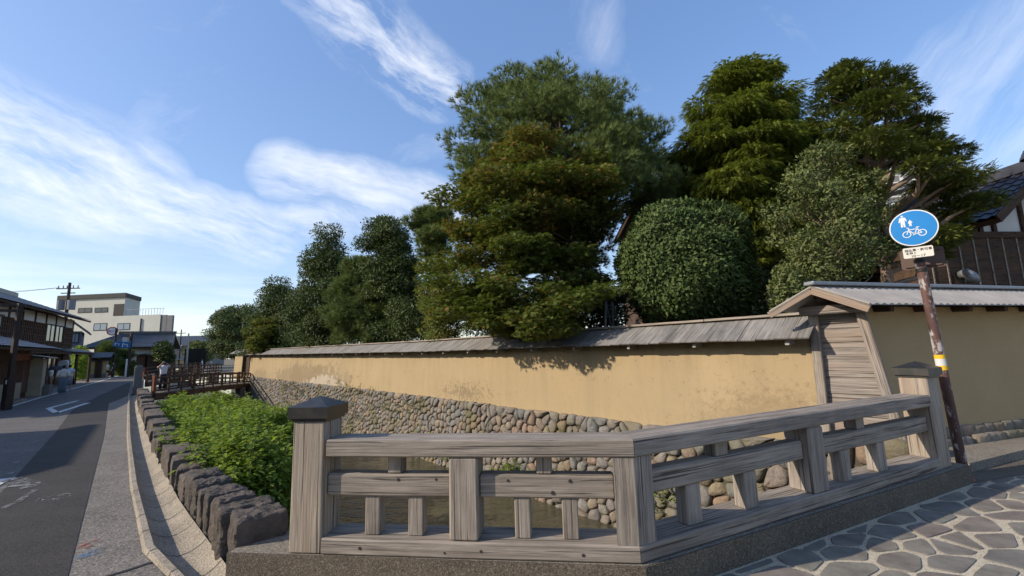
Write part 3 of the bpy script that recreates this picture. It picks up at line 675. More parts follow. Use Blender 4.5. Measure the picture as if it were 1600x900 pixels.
yel = flat('yellow_tape', (.75, .45, .02)); wht = flat('sticker_white', (.6, .6, .58))
for z0, z1, m_ in ((1.305, 1.36, yel), (1.36, 1.445, wht), (1.445, 1.495, yel)):
    soft(MB().cyl(pz(z0), pz(z1), .0545, .0545, 20).build('tape' if m_ is yel else 'sticker', m_, sg), 50)
nz = np.array([-.69, -.724, 0]); nz /= np.linalg.norm(nz); rx = np.array([-nz[1], nz[0], 0]); up = np.array([-.02, 0, 1.])
rx = rx+np.array([0, 0, .0])
dc = aty(1427, 356, 5.46)
def dp(x, y, w=0.): return dc+rx*x+np.array([0, 0, 1.])*y+nz*w
def disc(name, r, w0, w1, mat, n=40, rin=0):
    mb = MB(); a = [2*math.pi*k/n for k in range(n)]
    v = [dp(r*math.cos(t), r*math.sin(t), w0) for t in a]+[dp(r*math.cos(t), r*math.sin(t), w1) for t in a]
    mb.add(v, [tuple(range(n-1, -1, -1)), tuple(range(n, 2*n))]+[(i, (i+1) % n, n+(i+1) % n, n+i) for i in range(n)]); o = mb.build(name, mat, sg); fix(o); return soft(o, 50)
signblue = flat('sign_blue', (.012, .20, .52), .35, .5); signwhite = flat('sign_white', (.72, .72, .70), .4)
R_ = .235
disc('sign_case', R_, -.09, 0, flat('sign_case_grey', (.22, .22, .22)))
disc('sign_rim', R_, 0, .004, signwhite); face = disc('sign_face', R_*.945, .004, .007, signblue)
def shape(polys, parent, mat, w=.009, name='pictogram', sx=1., ox=0, oy=0):
    mb = MB()
    for pl in polys:
        v = [dp(ox+x*sx, oy+y*sx, w) for x, y in pl]+[dp(ox+x*sx, oy+y*sx, w-.0035) for x, y in pl]; n = len(pl)
        mb.add(v, [tuple(range(n)), tuple(range(2*n-1, n-1, -1))]+[(i, n+i, n+(i+1) % n, (i+1) % n) for i in range(n)])
    return mb.build(name, mat, parent)
def circ(x, y, r, n=14): return [(x+r*math.cos(2*math.pi*k/n), y+r*math.sin(2*math.pi*k/n)) for k in range(n)]
def line(a, b, w):
    a = np.array(a); b = np.array(b); t = (b-a)/np.linalg.norm(b-a); n = np.array([-t[1], t[0]])*w/2; return [tuple(a+n), tuple(a-n), tuple(b-n), tuple(b+n)]
def figure(h):
    return [circ(0, .93*h, .075*h), [(-.15*h, .82*h), (-.13*h, .42*h), (.13*h, .42*h), (.15*h, .82*h)], line((-.14*h, .8*h), (-.22*h, .42*h), .08*h), line((.14*h, .8*h), (.24*h, .48*h), .08*h),
            [(-.13*h, .425*h), (-.14*h, 0), (-.03*h, 0), (0, .425*h)], [(.0, .425*h), (.03*h, 0), (.14*h, 0), (.13*h, .425*h)]]
shape(figure(.155), face, signwhite, ox=-.092, oy=.025)
shape(figure(.082), face, signwhite, ox=-.022, oy=.026)
def hoop(x, y, r, w, n=22):
    return [[(x+q*math.cos(2*math.pi*t/n), y+q*math.sin(2*math.pi*t/n)) for q, t in ((r, k), (r-w, k), (r-w, k+1), (r, k+1))] for k in range(n)]
w_ = .009
bike = hoop(-.058, -.082, .043, w_)+hoop(.088, -.082, .043, w_)+[line(a, b, w_) for a, b in (((-.058, -.082), (-.03, -.005)), ((-.03, -.005), (-.055, .005)), ((-.038, -.025), (.045, -.025)), ((.045, -.025), (.015, -.085)), ((.015, -.085), (-.038, -.03)), ((.015, -.085), (.088, -.082)), ((.045, -.025), (.088, -.082)), ((.045, -.03), (.052, -.005)), ((.035, -.003), (.068, -.003)), ((.0, -.10), (.03, -.07)))]+[circ(.015, -.085, .013)]
shape(bike, face, signwhite, ox=-.012, oy=.005)
# supplementary plate with its lettering
nz2 = np.array([-.66, -.751, 0]); rx2 = np.array([.751, -.66, 0]); pcn = aty(1434.5, 394, 5.44)
def qbox(name, c, r, n, w, h, th, mat, rad=.02, parent=sg):
    pl = []
    for (sx, sy, a0) in ((1, 1, 0), (-1, 1, 90), (-1, -1, 180), (1, -1, 270)):
        for k in range(4): a = math.radians(a0+k*30); pl.append((sx*(w/2-rad)+rad*math.cos(a), sy*(h/2-rad)+rad*math.sin(a)))
    m_ = len(pl); v = [c+r*x+np.array([0, 0, y])+n*q for q in (0, th) for x, y in pl]
    o = MB().add(v, [tuple(range(m_-1, -1, -1)), tuple(range(m_, 2*m_))]+[(i, (i+1) % m_, m_+(i+1) % m_, m_+i) for i in range(m_)]).build(name, mat, parent); return fix(o)
plate = qbox('supplementary_plate', pcn, rx2, nz2, .285, .135, .006, flat('plate_cream', (.66, .63, .55), .5), .016)
ink = flat('plate_ink', (.035, .035, .04))
def text(body, c, r, n, size, mat, parent, name='lettering', align='LEFT', spacing=1.):
    cu = bpy.data.curves.new(name, 'FONT'); cu.body = body; cu.size = size; cu.align_x = align; cu.space_character = spacing; cu.materials.append(mat); cu.offset = .0006
    tmp = bpy.data.objects.new(name, cu); col.objects.link(tmp); dg = bpy.context.evaluated_depsgraph_get(); me = bpy.data.meshes.new_from_object(tmp.evaluated_get(dg))
    bpy.data.objects.remove(tmp); bpy.data.curves.remove(cu); me.name = name
    u = np.array([0, 0, 1.]); u = u-r*(u@r); me.transform(Matrix([[r[i], u[i], n[i], c[i]] for i in range(3)]+[[0, 0, 0, 1]])); me.materials.clear(); me.materials.append(mat); return link(name, me, parent)
text('指定車・許可車', pcn+rx2*-.125+np.array([0, 0, .018])+nz2*.008, rx2, nz2, .037, ink, plate)
text('を除く', pcn+rx2*-.118+np.array([0, 0, -.020])+nz2*.008, rx2, nz2, .036, ink, plate)
text('10－17', pcn+rx2*-.072+np.array([0, 0, -.060])+nz2*.008, rx2, nz2, .044, ink, plate, spacing=1.05)
brown = flat('sign_back_brown', (.115, .075, .06))
bc = aty(1441, 404, 5.70)
bk = qbox('back_plate', bc, rx2, nz2, .43, .27, .02, brown, .03)
for dz in (-.10, .10): MB().beam(bc+nz2*.03+rx2*-.18+np.array([0, 0, dz]), bc+nz2*.03+rx2*.18+np.array([0, 0, dz]), .02, .022, ch=.003).build('stiffener', brown, bk)
for z in (2.56, 2.68): soft(MB().cyl(pz(z), pz(z+.045), .062, .062, 18).build('clamp', M['darkmetal'], sg), 50)
MB().beam(pz(2.7)+nz*.02, dp(0, 0, -.06)*np.array([1, 1, 0])+np.array([0, 0, 3.2]), .05, .05).build('bracket', M['greymetal'], sg)
# ================================================================ OCHRE MUD WALL beside the canal
yw = E('ochre_mud_wall', Q(10, 8.6, 0), 'long sunlit ochre mud wall with plank roof standing on river cobbles', 'wall')
ss = list(np.arange(2.32, 44.01, .6945)); v = []; g = []; f = []
for i, s in enumerate(ss):
    for (dt, z) in ((0, -.08), (0.0, .6), (.02, 1.2), (.04, 1.98+wz(s)), (.50, 1.98+wz(s)), (.60, -.08)):
        v.append(Q(s, wt(s)+dt, z)); g.append((s, dt, z))
    if i:
        for k in range(5): f.append((6*i-6+k, 6*i-5+k, 6*i+1+k, 6*i+k))
f.append((0, 1, 2, 3, 4, 5)); n = len(ss); f.append(tuple(6*n-6+k for k in (5, 4, 3, 2, 1, 0)))
pl = fix(MB().add(v, f, g).build('plaster', M['plaster'], yw)); soft(pl, 40)
def rq(s, u, dz=0.):         # u = 0 ridge, 1 front eave, -1 rear eave
    tr, te = wt(s)+.30, wt(s)-.38
    t_ = tr+(te-tr)*u; z = 2.14-.375*abs(u)+wz(s)*(1.1)
    return Q(s, t_, z+dz)
s = 2.30; k = 0
while s < 44.3:
    w = rng.uniform(.20, .30) if s < 20 else rng.uniform(.26, .4); j = rng.uniform(0, .012); e = 1+rng.uniform(-.015, .03)
    MB().slab([rq(s+.004, 0, j+.012), rq(s+w-.003, 0, j+.012), rq(s+w-.003+rng.normal(0, .006), e, j+.006), rq(s+.004+rng.normal(0, .004), e, j)], .022).build('plank', M['roofplank'], yw)
    s += w; k += 1
bkm = MB(); s = 2.3
while s < 44:
    bkm.slab([rq(s, 0, .0), rq(s, -1, 0), rq(min(44.3, s+3), -1, 0), rq(min(44.3, s+3), 0, 0)], .02); s += 3
bkm.build('rear_roof', M['roofplank'], yw)
um = MB(); s = 2.31
while s < 44:
    e_ = min(44.2, s+1.5); um.slab([rq(s, .02, -.018), rq(e_, .02, -.018), rq(e_, .97, -.018), rq(s, .97, -.018)], .015); s = e_
um.build('light_stop_layer', M['board'], yw)  # added layer under the planks, stops light leaking through their gaps
# ridge capping in lengths, supporting plate under the eave, bracket ends
s = 2.2
while s < 44.2:
    w = min(rng.uniform(1.5, 2.2), 44.4-s); MB().beam(rq(s, 0, .045), rq(s+w-.01, 0, .045+rng.normal(0, .004)), .19, .045, ch=.008).build('ridge_board', M['rail_pale'], yw); s += w
wp = MB(); s = 2.34
while s < 43.9:
    e_ = min(44, s+3.2); wp.beam(rq(s, .72, -.065), rq(e_, .72, -.065), .06, .055); s = e_
wp.build('wall_plate', M['roofplank'], yw)
brs = [2.65, 4.25, 5.75, 7.35]
while brs[-1] < 43: brs.append(brs[-1]+1.55)
sunlit_end = simple('sunlit_bracket_end', (.40, .38, .36), None, 10, .8, .1)  # sunlight on the bracket ends put into a paler colour
for s in brs:
    b = MB().beam(Q(s, wt(s)+.05, 1.725+wz(s)), Q(s, wt(s)-.25, 1.705+wz(s)), .07, .095, ch=.006).build('bracket', M['roofplank'], yw)
    MB().beam(Q(s, wt(s)-.251, 1.704+wz(s)), Q(s, wt(s)-.265, 1.703+wz(s)), .062, .085, ch=.004).build('bracket_end', sunlit_end, b)
# short length of the same wall beyond the gap, with the dark opening between
yf = E('ochre_mud_wall', Q(48, 6.9, 0), 'short ochre wall piece beyond the narrow dark gateway at the far footbridge', 'wall')
v = []; g = []
s0, s1 = 47.6, 52.2
for s, ins in ((s0, 0), (s1, .2)):
    for (dt, z) in ((0, -.3), (.10, 2.25), (.55, 2.25), (.75, -.3)): v.append(Q(s+(-.10 if z > 1 and s == s1 else 0), 7.15-.05*(s-47)+dt, z)); g.append((s, dt, z))
fix(MB().add(v, [(0, 1, 2, 3), (7, 6, 5, 4), (0, 4, 5, 1), (1, 5, 6, 2), (2, 6, 7, 3)], g).build('plaster', M['plaster'], yf))
for k in range(16):
    sa = 47.3+k*.33; a = lambda s, u: Q(s, 7.42-.05*(s-47)-.62*u, 2.55-.36*abs(u))
    MB().slab([a(sa, 0), a(sa+.32, 0), a(sa+.32, 1.02), a(sa, 1.0)], .03).build('plank', M['roofplank'], yf)
MB().slab([Q(47.3, 7.42, 2.53), Q(47.3, 8.1, 2.2), Q(52.6, 7.9, 2.2), Q(52.6, 7.15, 2.53)], .03).build('rear_roof', M['roofplank'], yf)
gt = E('gateway', Q(45.8, 7.1, 0), 'narrow dark board gateway between the two ochre wall ends at the far footbridge', 'gate')
MB().beam(Q(44.25, 7.05, -.2), Q(44.25, 7.15, 2.2), .22, .25).build('post', M['board'], gt); MB().beam(Q(47.4, 7.0, -.2), Q(47.4, 7.1, 2.2), .22, .25).build('post', M['board'], gt)
for k in range(8): MB().beam(Q(44.5+k*.36, 7.25, -.2), Q(44.5+k*.36, 7.25, 2.0), .06, .33, up=(*DS, 0)).build('board', M['board'], gt)
MB().beam(Q(44.2, 7.1, 2.1), Q(47.5, 7.1, 2.1), .2, .2).build('lintel', M['board'], gt)
# ================================================================ OLIVE WALL with boarded end and sheet roof, on the right
ow = E('olive_mud_wall', (7, 7.3, 0), 'shaded olive plaster wall with corrugated sheet roof and boarded end behind the sign', 'wall')
wd = np.array([.956, .293]); wd /= np.linalg.norm(wd); wn = np.array([-wd[1], wd[0]])
P0 = np.array([5.62, 6.535]); PL = np.array([4.99, 7.22])
def w2(a, b, z): k = P0+wd*a+wn*b; return np.array([*k, z])      # a along the wall, b into it
tl = onp(1290, 482, PL, P0); tr_ = onp(1344, 484, PL, P0)
LEN = 9.; ZT = 2.22
topF = .27                # batter of the front face
bk_ = 1.0
def endpt(b): # boarded end runs obliquely from P0 to PL
    return (PL-P0)@wd*(b/((PL-P0)@wn))
bL = (PL-P0)@wn
v = [w2(0, 0, -.1), w2(LEN, 0, -.1), w2(LEN, bL+.15, -.1), w2(endpt(bL), bL, -.1), w2(endpt(topF), topF, ZT), w2(LEN, topF, ZT), w2(LEN, bL+.05, ZT), w2(endpt(bL-.1), bL-.1, ZT)]
fix(MB().hexa(v).build('plaster', M['plaster2'], ow))
# boarding on the end
en = (PL-P0)/np.linalg.norm(PL-P0); eo = np.array([en[1], -en[0]]); eo = -eo if eo[0] > 0 else eo
el = np.linalg.norm(PL-P0)
def ep(u, z, o=0.): k = P0+en*u*el+eo*o; return np.array([*k, z])
def edge(z): return topF/bL*(z/ZT)      # front edge of the board panel at height z
zz = [.0, .30, .62, .88, 1.14, 1.42, 1.68, 1.98, 2.2]
for a, b in zip(zz[:-1], zz[1:]):
    o1 = .03; o0 = .045
    v = [ep(edge(a), a+.006, 0), ep(1.0, a+.006, 0), ep(1.0, b, 0), ep(edge(b), b, 0), ep(edge(a), a+.006, o0), ep(1.0, a+.006, o0), ep(1.0, b, o1), ep(edge(b), b, o1)]
    off = rng.random(3)*30; g = [(en@(np.array(q[:2])-P0)+off[0], q[2]+off[1], off[2]) for q in v]
    fix(MB().add(v, [(0, 1, 2, 3), (4, 5, 6, 7), (0, 1, 5, 4), (1, 2, 6, 5), (2, 3, 7, 6), (3, 0, 4, 7)], g).build('board', M['endboard'], ow))
MB().beam(ep(1.02, -.05, .07), ep(.99, 2.44, .07), .13, .15, up=(*eo, 0)).build('jamb', M['rail'], ow)
MB().beam(ep(.01, -.05, .06), ep(edge(2.15)+.03, 2.2, .06), .13, .13, up=(*eo, 0)).build('jamb', M['endboard'], ow)
# roof: ridge over the middle of the wall
bR = .52; ZR = 2.575; ZE = 2.225; bE = -.13; bB = .97
aR = -.80
def rf(a, b, z): return w2(a, b, z)
n = 62; L0, L1 = aR, LEN; v = []; g = []
for i in range(n*2+1):
    a = L0+(L1-L0)*i/(n*2); dz = .013*math.cos(math.pi*i); sh = 0
    a0 = a
    v += [rf(a0, bR, ZR+dz), rf(a0+.25*(1-i/(2*n)), bE, ZE+dz), rf(a0, bR, ZR-.02), rf(a0+.25*(1-i/(2*n)), bE, ZE-.02)]
f = []
for i in range(2*n): f += [(4*i, 4*i+1, 4*i+5, 4*i+4), (4*i+2, 4*i+6, 4*i+7, 4*i+3), (4*i+1, 4*i+3, 4*i+7, 4*i+5)]
f += [(0, 2, 3, 1)]
MB().add(v, f).build('roof_sheet', M['roofsheet'], ow)
MB().slab([rf(aR, bR, ZR), rf(aR-.40, bB, ZE), rf(LEN, bB, ZE), rf(LEN, bR, ZR)], .03).build('rear_roof', M['roofsheet'], ow)
MB().beam(rf(aR-.05, bR, ZR+.035), rf(LEN, bR, ZR+.035), .17, .06).build('ridge_cap', M['greymetal'], ow)
for (b1, z1, a1) in ((bE, ZE, .25), (bB, ZE, -.40)):
    MB().beam(rf(aR-.01, bR, ZR-.08), rf(aR+a1-.01, b1, z1-.08), .045, .105, ch=.006).build('bargeboard', M['newwood'], ow)
    MB().beam(rf(aR+.02, bR, ZR-.025), rf(aR+a1+.02, b1, z1-.025), .10, .028, ch=.004).build('verge_board', M['rail'], ow)
MB().beam(rf(endpt(.2)-.2, .06, 2.20), rf(endpt(1.0)-.15, .9, 2.20), .12, .14).build('tie_beam', M['endboard'], ow)
MB().beam(rf(aR+.1, bR, ZR-.15), rf(LEN, bR, ZR-.15), .12, .14).build('ridge_beam', M['board'], ow)
for a in np.arange(.15, LEN, .92):
    MB().beam(rf(a, .35, 2.19), rf(a, .02, 2.17), .10, .10).build('bracket', M['board'], ow)
# rounded stones along its foot
a = -.05; k = 0
while a < 5.2:
    for row in range(2):
        w = rng.uniform(.20, .34); h = rng.uniform(.14, .19)
        c = w2(a+w/2+(.12 if row else 0), .06+.04*row, .14+row*.135); mb = MB(); vv, ff = rough_block(c, wd, (w, .26-.06*row, h), 50+k, .07, 4); k += 1
        o = mb.add(vv, ff).build('foot_stone', M['cobble'], ow, True)
    a += w*.97
# ================================================================ FOLIAGE
def mesh_np(name, V, Fc, rnd, mat, parent=None, smooth=False):
    me = bpy.data.meshes.new(name); n = len(V); m, k = Fc.shape
    me.vertices.add(n); me.vertices.foreach_set('co', V.astype('f').ravel()); me.loops.add(m*k); me.loops.foreach_set('vertex_index', Fc.astype('i').ravel())
    me.polygons.add(m); me.polygons.foreach_set('loop_start', np.arange(0, m*k, k, dtype='i')); me.update(calc_edges=True)
    a = me.attributes.new('rnd', 'FLOAT', 'POINT'); a.data.foreach_set('value', rnd.astype('f')); me.materials.append(mat)
    if smooth: me.polygons.foreach_set('use_smooth', [True]*m)
    return link(name, me, parent)
def nrmz(a): return a/(np.linalg.norm(a, axis=1, keepdims=True)+1e-9)
def instance(tv, tf, pos, ax, nr, sc, rnd):
    ax = nrmz(ax); y = np.cross(nr, ax); bad = np.linalg.norm(y, axis=1) < 1e-3; y[bad] = (0, 1, 0); y = nrmz(y); z = np.cross(ax, y)
    V = pos[:, None]+sc[:, None, None]*(tv[None, :, 0:1]*ax[:, None]+tv[None, :, 1:2]*y[:, None]+tv[None, :, 2:3]*z[:, None])
    Fc = tf[None]+(np.arange(len(pos))*len(tv))[:, None, None]
    return V.reshape(-1, 3), Fc.reshape(-1, 3), np.repeat(rnd, len(tv))
def tpl(v, f): return np.array(v, float), np.array(f, int)
LEAF = tpl([(0, 0, 0), (.42, .24, .07), (1, 0, -.06), (.42, -.24, .07)], [(0, 3, 2), (0, 2, 1)])
def fan(angs, lens, w):
    v = [(0, 0, 0)]; f = []
    for a, l in zip(angs, lens):
        a = math.radians(a); c, s_ = math.cos(a), math.sin(a); b = len(v)
        v += [(c*.35*l-s_*w, s_*.35*l+c*w, .02), (c*l, s_*l, -.08), (c*.35*l+s_*w, s_*.35*l-c*w, .02)]; f += [(0, b+2, b+1), (0, b+1, b)]
    return tpl(v, f)
MAPLE = fan((-75, -38, 0, 38, 75), (.62, .9, 1, .9, .62), .13)
def tuft(n, spread, w, seed):
    r = np.random.default_rng(seed); v = []; f = []
    for i in range(n):
        a = r.uniform(0, 2*math.pi); s_ = math.sqrt(r.random())*spread; d = np.array([math.cos(s_), math.sin(s_)*math.cos(a), math.sin(s_)*math.sin(a)]); p = np.cross(d, r.normal(size=3)); p /= np.linalg.norm(p)
        b = len(v); o = np.array([-.25*r.random(), 0, 0]); L_ = r.uniform(.75, 1.1); v += [o+p*w, o-p*w, o+d*L_]; f.append((b, b+1, b+2))
    return tpl(v, f)
TUFT = tuft(16, .85, .032, 3)
def frond(n, w, droop, seed=1):
    """a flat spray: a stem with short pointed side shoots"""
    v = []; f = []; r = np.random.default_rng(seed)
    for i in range(n):
        x = i/n; z = -droop*x*x; L_ = .42*(1-x*.7)+.1
        for sd_ in (-1, 1):
            a = math.radians(38+r.uniform(-9, 9)); b = len(v); dx, dy = math.cos(a)*L_, sd_*math.sin(a)*L_
            v += [(x-.05, 0, z), (x+w, 0, z-.02), (x+dx, dy, z-droop*.35*L_-.05*r.random())]; f.append((b, b+1, b+2) if sd_ > 0 else (b, b+2, b+1))
    b = len(v); v += [(0, -w*.4, 0), (0, w*.4, 0), (1.12, 0, -droop*1.2)]; f.append((b, b+1, b+2)); return tpl(v, f)
SPRAY = frond(6, .14, .55); YSPRAY = frond(6, .13, .10)
def sph(n):
    v = rng.normal(size=(n, 3)); return nrmz(v)
def prof_at(prof, y):
    ys = [p[0] for p in prof]; return np.interp(y, ys, [p[1] for p in prof]), np.interp(y, ys, [p[2] for p in prof])
def crown_points(prof, Y0, n, half, rpx, shell=.5, keep=1.0, seed=0, holes=()):
    """clump centres through the crown's volume"""
    r = np.random.default_rng(seed); ys = np.array([p[0] for p in prof], float); C = []; tries = 0
    dens = np.array([max(p[2]-p[1], 1) for p in prof], float); cum = np.concatenate([[0], np.cumsum((dens[1:]+dens[:-1])/2*np.diff(ys))]); cum /= cum[-1]
    px = []
    while len(C) < n and tries < n*60:
        tries += 1; y = np.interp(r.random(), cum, ys)+0; a, b = prof_at(prof, y); c = (a+b)/2; hw = max((b-a)/2-rpx*.55, 3)
        u, v = r.uniform(-1, 1, 2)
        q = u*u+v*v
        if q > 1 or (q < shell**2 and r.random() > .35): continue
        y2 = min(max(y, ys[0]+rpx*.35), ys[-1]); hd = half*min(1, hw/ (max(dens)/2-rpx*.5+1))**.7
        P = aty(c+u*hw, y2, Y0+v*hd)
        if any((c+u*hw-hx)**2+(y2-hy)**2 < hr**2 for hx, hy, hr in holes): continue
        if C and min(np.linalg.norm(P-k) for k in C) < keep*rpx*Y0/FPX*(.55 if tries < n*25 else .3): continue
        C.append(P)
    return np.array(C)
def leaves(C, rad, n, style, size, mat, parent, flat=.5, seed=0, name='crown', hue=None, fill=.45):
    r = np.random.default_rng(seed+100); Vs = []; Fs = []; Rs = []; off = 0
    for i, c in enumerate(C):
        R_ = rad*r.uniform(.75, 1.3); m = int(n*(R_/rad)**2); d = nrmz(r.normal(size=(m, 3))); q = fill+(1-fill)*r.random(m)**.6
        lump = 1+.22*np.sin(d[:, 0]*5+i)*np.cos(d[:, 1]*4+2*i)
        pos = c+d*(q*lump)[:, None]*R_*np.array([1, 1, flat]); rn = np.clip(r.normal(.45+.25*(r.random()-.5), .22, m), 0, 1)
        if hue is not None: rn = np.clip(rn+hue(pos), 0, 1)
        jit = r.normal(size=(m, 3))
        if style == 'tuft': ax = d*np.array([1, 1, .5])+jit*.35+np.array([0, 0, .75]); nr = jit; tv, tf = TUFT
        elif style == 'maple': ax = d*np.array([1, 1, .1])+jit*.55+np.array([0, 0, -.35]); nr = np.array([0, 0, 1.])+jit*.4+d*.25; tv, tf = MAPLE
        elif style == 'spray': ax = d*np.array([1, 1, .25])+jit*.3+np.array([0, 0, -.25]); nr = np.array([0, 0, 1.])+jit*.3; tv, tf = SPRAY
        elif style == 'yspray': ax = d*np.array([1, 1, .5])+jit*.35+np.array([.12, 0, .12]); nr = np.array([0, 0, 1.])+jit*.35; tv, tf = YSPRAY
        else: ax = d*.7+jit*.7+np.array([0, 0, .15]); nr = d+jit*.5+np.array([0, 0, .5]); tv, tf = LEAF
        V, Fc, rr = instance(tv, tf, pos, ax, nr, size*r.uniform(.65, 1.25, m), rn)
        Vs.append(V); Fs.append(Fc+off); Rs.append(rr); off += len(V)
    return mesh_np(name, np.concatenate(Vs), np.concatenate(Fs), np.concatenate(Rs), mat, parent)
def limbs(base, top, C, r0, mat, parent, nb=None, sweep=.45, br=.05, seed=0, bend=.2, lean=(0, 0)):
    r = np.random.default_rng(seed+50); mb = MB(); base = np.array(base, float); top = np.array(top, float); n = 9; pts = []
    for i in range(n):
        u = i/(n-1); p = base+(top-base)*u; p[:2] += np.array([math.sin(u*4+seed), math.cos(u*3.3+seed*2)])*bend*u*(1-u*.6); pts.append(p)
    mb.tube(pts, [r0*(1-.86*(i/(n-1))**.9)*(1.25 if i == 0 else 1) for i in range(n)], 10)
    zs = [p[2] for p in pts]
    idx = range(len(C)) if nb is None else r.permutation(len(C))[:nb]
    for i in idx:
        c = C[i]; hd = np.linalg.norm(c[:2]-pts[n//2][:2]); z = max(base[2]+.15*(top[2]-base[2]), min(c[2]-sweep*hd, top[2]*.97)); u = np.interp(z, zs, np.linspace(0, 1, n)); k = u*(n-1); j = min(int(k), n-2); a = pts[j]+(pts[j+1]-pts[j])*(k-j)
        mid = (a+c)/2+np.array([0, 0, -.12*hd*sweep])+r.normal(0, .07*hd+.02, 3)*np.array([1, 1, .6]); q1 = a*.55+mid*.45+r.normal(0, .03*hd, 3); q2 = mid*.5+c*.5+r.normal(0, .04*hd, 3)
        mb.tube([a, q1, mid, q2, c], [br, br*.82, br*.62, br*.45, br*.25], 6, False)
    return mb.build('trunk', mat, parent, True)
def tree(name, label, group, prof, Y0, tx, half, rpx, n, per, style, size, mat, flat=.5, r0=.16, bark='bark', seed=1, shell=.5, sweep=.45, br=.045, top=None, hue=None, cat='tree', fill=.45, nb=None, bend=.2, keep=1., base_z=-.02, holes=(), extra=()):
    C = crown_points(prof, Y0, n, half, rpx, shell, keep, seed, holes)
    if extra: C = np.vstack([C]+[aty(*q) for q in extra])
    b = aty(tx, 560, Y0); b[2] = base_z
    t_ = E(name, b, label, cat, group); tp = aty(top if top else (prof[0][1]+prof[0][2])/2, prof[0][0]+rpx*.8, Y0)
    limbs(b, tp, C, r0, M[bark], t_, nb, sweep, br, seed, bend); cr = leaves(C, rpx*Y0/FPX, per, style, size, M[mat], t_, flat, seed, hue=hue, fill=fill); cr['kind'] = 'stuff'; return t_, C
G = 'garden trees behind the ochre wall'
tree('pine_tree', 'tall broad dark green pine crown rising behind the maple', G, [(104, 850, 890), (114, 765, 915), (132, 752, 965), (150, 722, 1006), (180, 694, 1046), (215, 692, 1078), (250, 702, 1092), (285, 716, 1090), (320, 745, 1040), (370, 800, 980), (420, 830, 950)], 15.8, 905, 3.3, 34, 140, 150, 'tuft', .25, 'pine', .48, .24, seed=3, sweep=.25, br=.06, fill=.55)
def mred(p): return np.clip((p[:, 2]-5.0)*.06, -.10, .20)+.10*np.sin(p[:, 0]*2.1)*np.sin(p[:, 2]*2.7)
tree('maple_tree', 'green maple with bronze tinged leaf tiers hanging over the plank roof', G, [(205, 805, 860), (222, 765, 955), (245, 730, 975), (275, 690, 982), (305, 670, 988), (335, 690, 985), (365, 672, 965), (400, 655, 975), (440, 655, 965), (480, 662, 940), (510, 672, 900), (527, 800, 868)], 13.0, 897, 2.5, 34, 155, 520, 'maple', .108, 'maple', .34, .17, seed=5, fill=.3, sweep=.3, hue=mred, br=.03, top=880, extra=[(790, 465, 11.2), (815, 490, 10.9), (845, 500, 10.6), (875, 478, 10.5), (905, 470, 10.5), (840, 518, 10.8), (868, 512, 10.6), (935, 455, 10.6), (770, 500, 11.4)])
tree('cypress_tree', 'tall conical yellow green cypress with drooping tiers', G, [(92, 1154, 1180), (112, 1124, 1212), (136, 1100, 1238), (160, 1080, 1262), (200, 1058, 1288), (250, 1046, 1300), (300, 1048, 1302), (345, 1052, 1295), (395, 1075, 1280), (430, 1095, 1260), (490, 1110, 1240)], 15.0, 1178, 2.3, 36, 135, 760, 'spray', .18, 'cypress', .26, .26, seed=8, sweep=.05, br=.05, shell=.45, fill=.3)
tree('yew_tree', 'open conifer with twisted pale limbs and upswept sprays above the olive wall', G, [(104, 1320, 1388), (122, 1276, 1420), (146, 1266, 1448), (180, 1268, 1462), (215, 1285, 1510), (255, 1290, 1545), (300, 1290, 1575), (335, 1310, 1578), (365, 1335, 1556), (400, 1350, 1490), (425, 1365, 1430)], 10.6, 1392, 1.9, 27, 60, 620, 'yspray', .12, 'yew', .36, .19, 'palebark', seed=11, sweep=.5, br=.085, shell=.3, bend=.5, keep=1.6, fill=.3, holes=[(1335, 175, 24), (1395, 290, 36), (1450, 330, 30), (1375, 350, 30), (1420, 395, 24)])
tree('broadleaf_tree', 'grey green small leaved tree in front of the twisted conifer', G, [(228, 1262, 1325), (262, 1232, 1368), (300, 1206, 1388), (340, 1196, 1398), (380, 1190, 1398), (420, 1205, 1385), (452, 1222, 1362)], 9.3, 1320, 1.0, 24, 95, 190, 'leaf', .085, 'broad', .55, .10, 'palebark', seed=14, sweep=.9, br=.022, shell=.3, bend=.35)
tree('shrub', 'small green shrub beside the gabled end of the olive wall', 'garden shrubs', [(420, 1215, 1255), (445, 1200, 1272), (480, 1205, 1265)], 8.6, 1236, .5, 17, 22, 120, 'leaf', .085, 'broad', .7, .03, seed=15, cat='shrub', br=.012)
# clipped camellia dome: leaves lie on the clipped surface
cb = aty(1068, 560, 10.9); cb[2] = -.02
cm = E('clipped_camellia', cb, 'dense camellia clipped into a tall rounded dome behind the wall', 'tree', 'garden trees behind the ochre wall')
cc = aty(1068, 412, 10.9); rx_, rz_ = 96*10.9/FPX*1.03, 98*10.9/FPX
m = 30000; d = sph(m); d = d[d[:, 2] > -.96]; e = 2.4
q = (np.abs(d)**e).sum(1)**(-1/e); lump = 1+.07*np.sin(d[:, 0]*6+1)*np.cos(d[:, 2]*5)+.035*np.sin(d[:, 1]*14+d[:, 2]*11)+.03*(rng.random(m)[:len(d)] > .96)
pos = cc+d*(q*lump*(1-.16*rng.random(len(d))**2))[:, None]*np.array([rx_*.97, 1.45, rz_*.97]); jt = rng.normal(size=d.shape)
V, Fc, rr = instance(*LEAF, pos, d*.3+jt*.7+np.array([0, 0, .1]), d*1.2+jt*.5+np.array([0, 0, .3]), .11*rng.uniform(.7, 1.25, len(d)), np.clip(rng.normal(.45, .25, len(d)), 0, 1))
mesh_np('crown', V, Fc, rr, M['camellia'], cm)['kind'] = 'stuff'
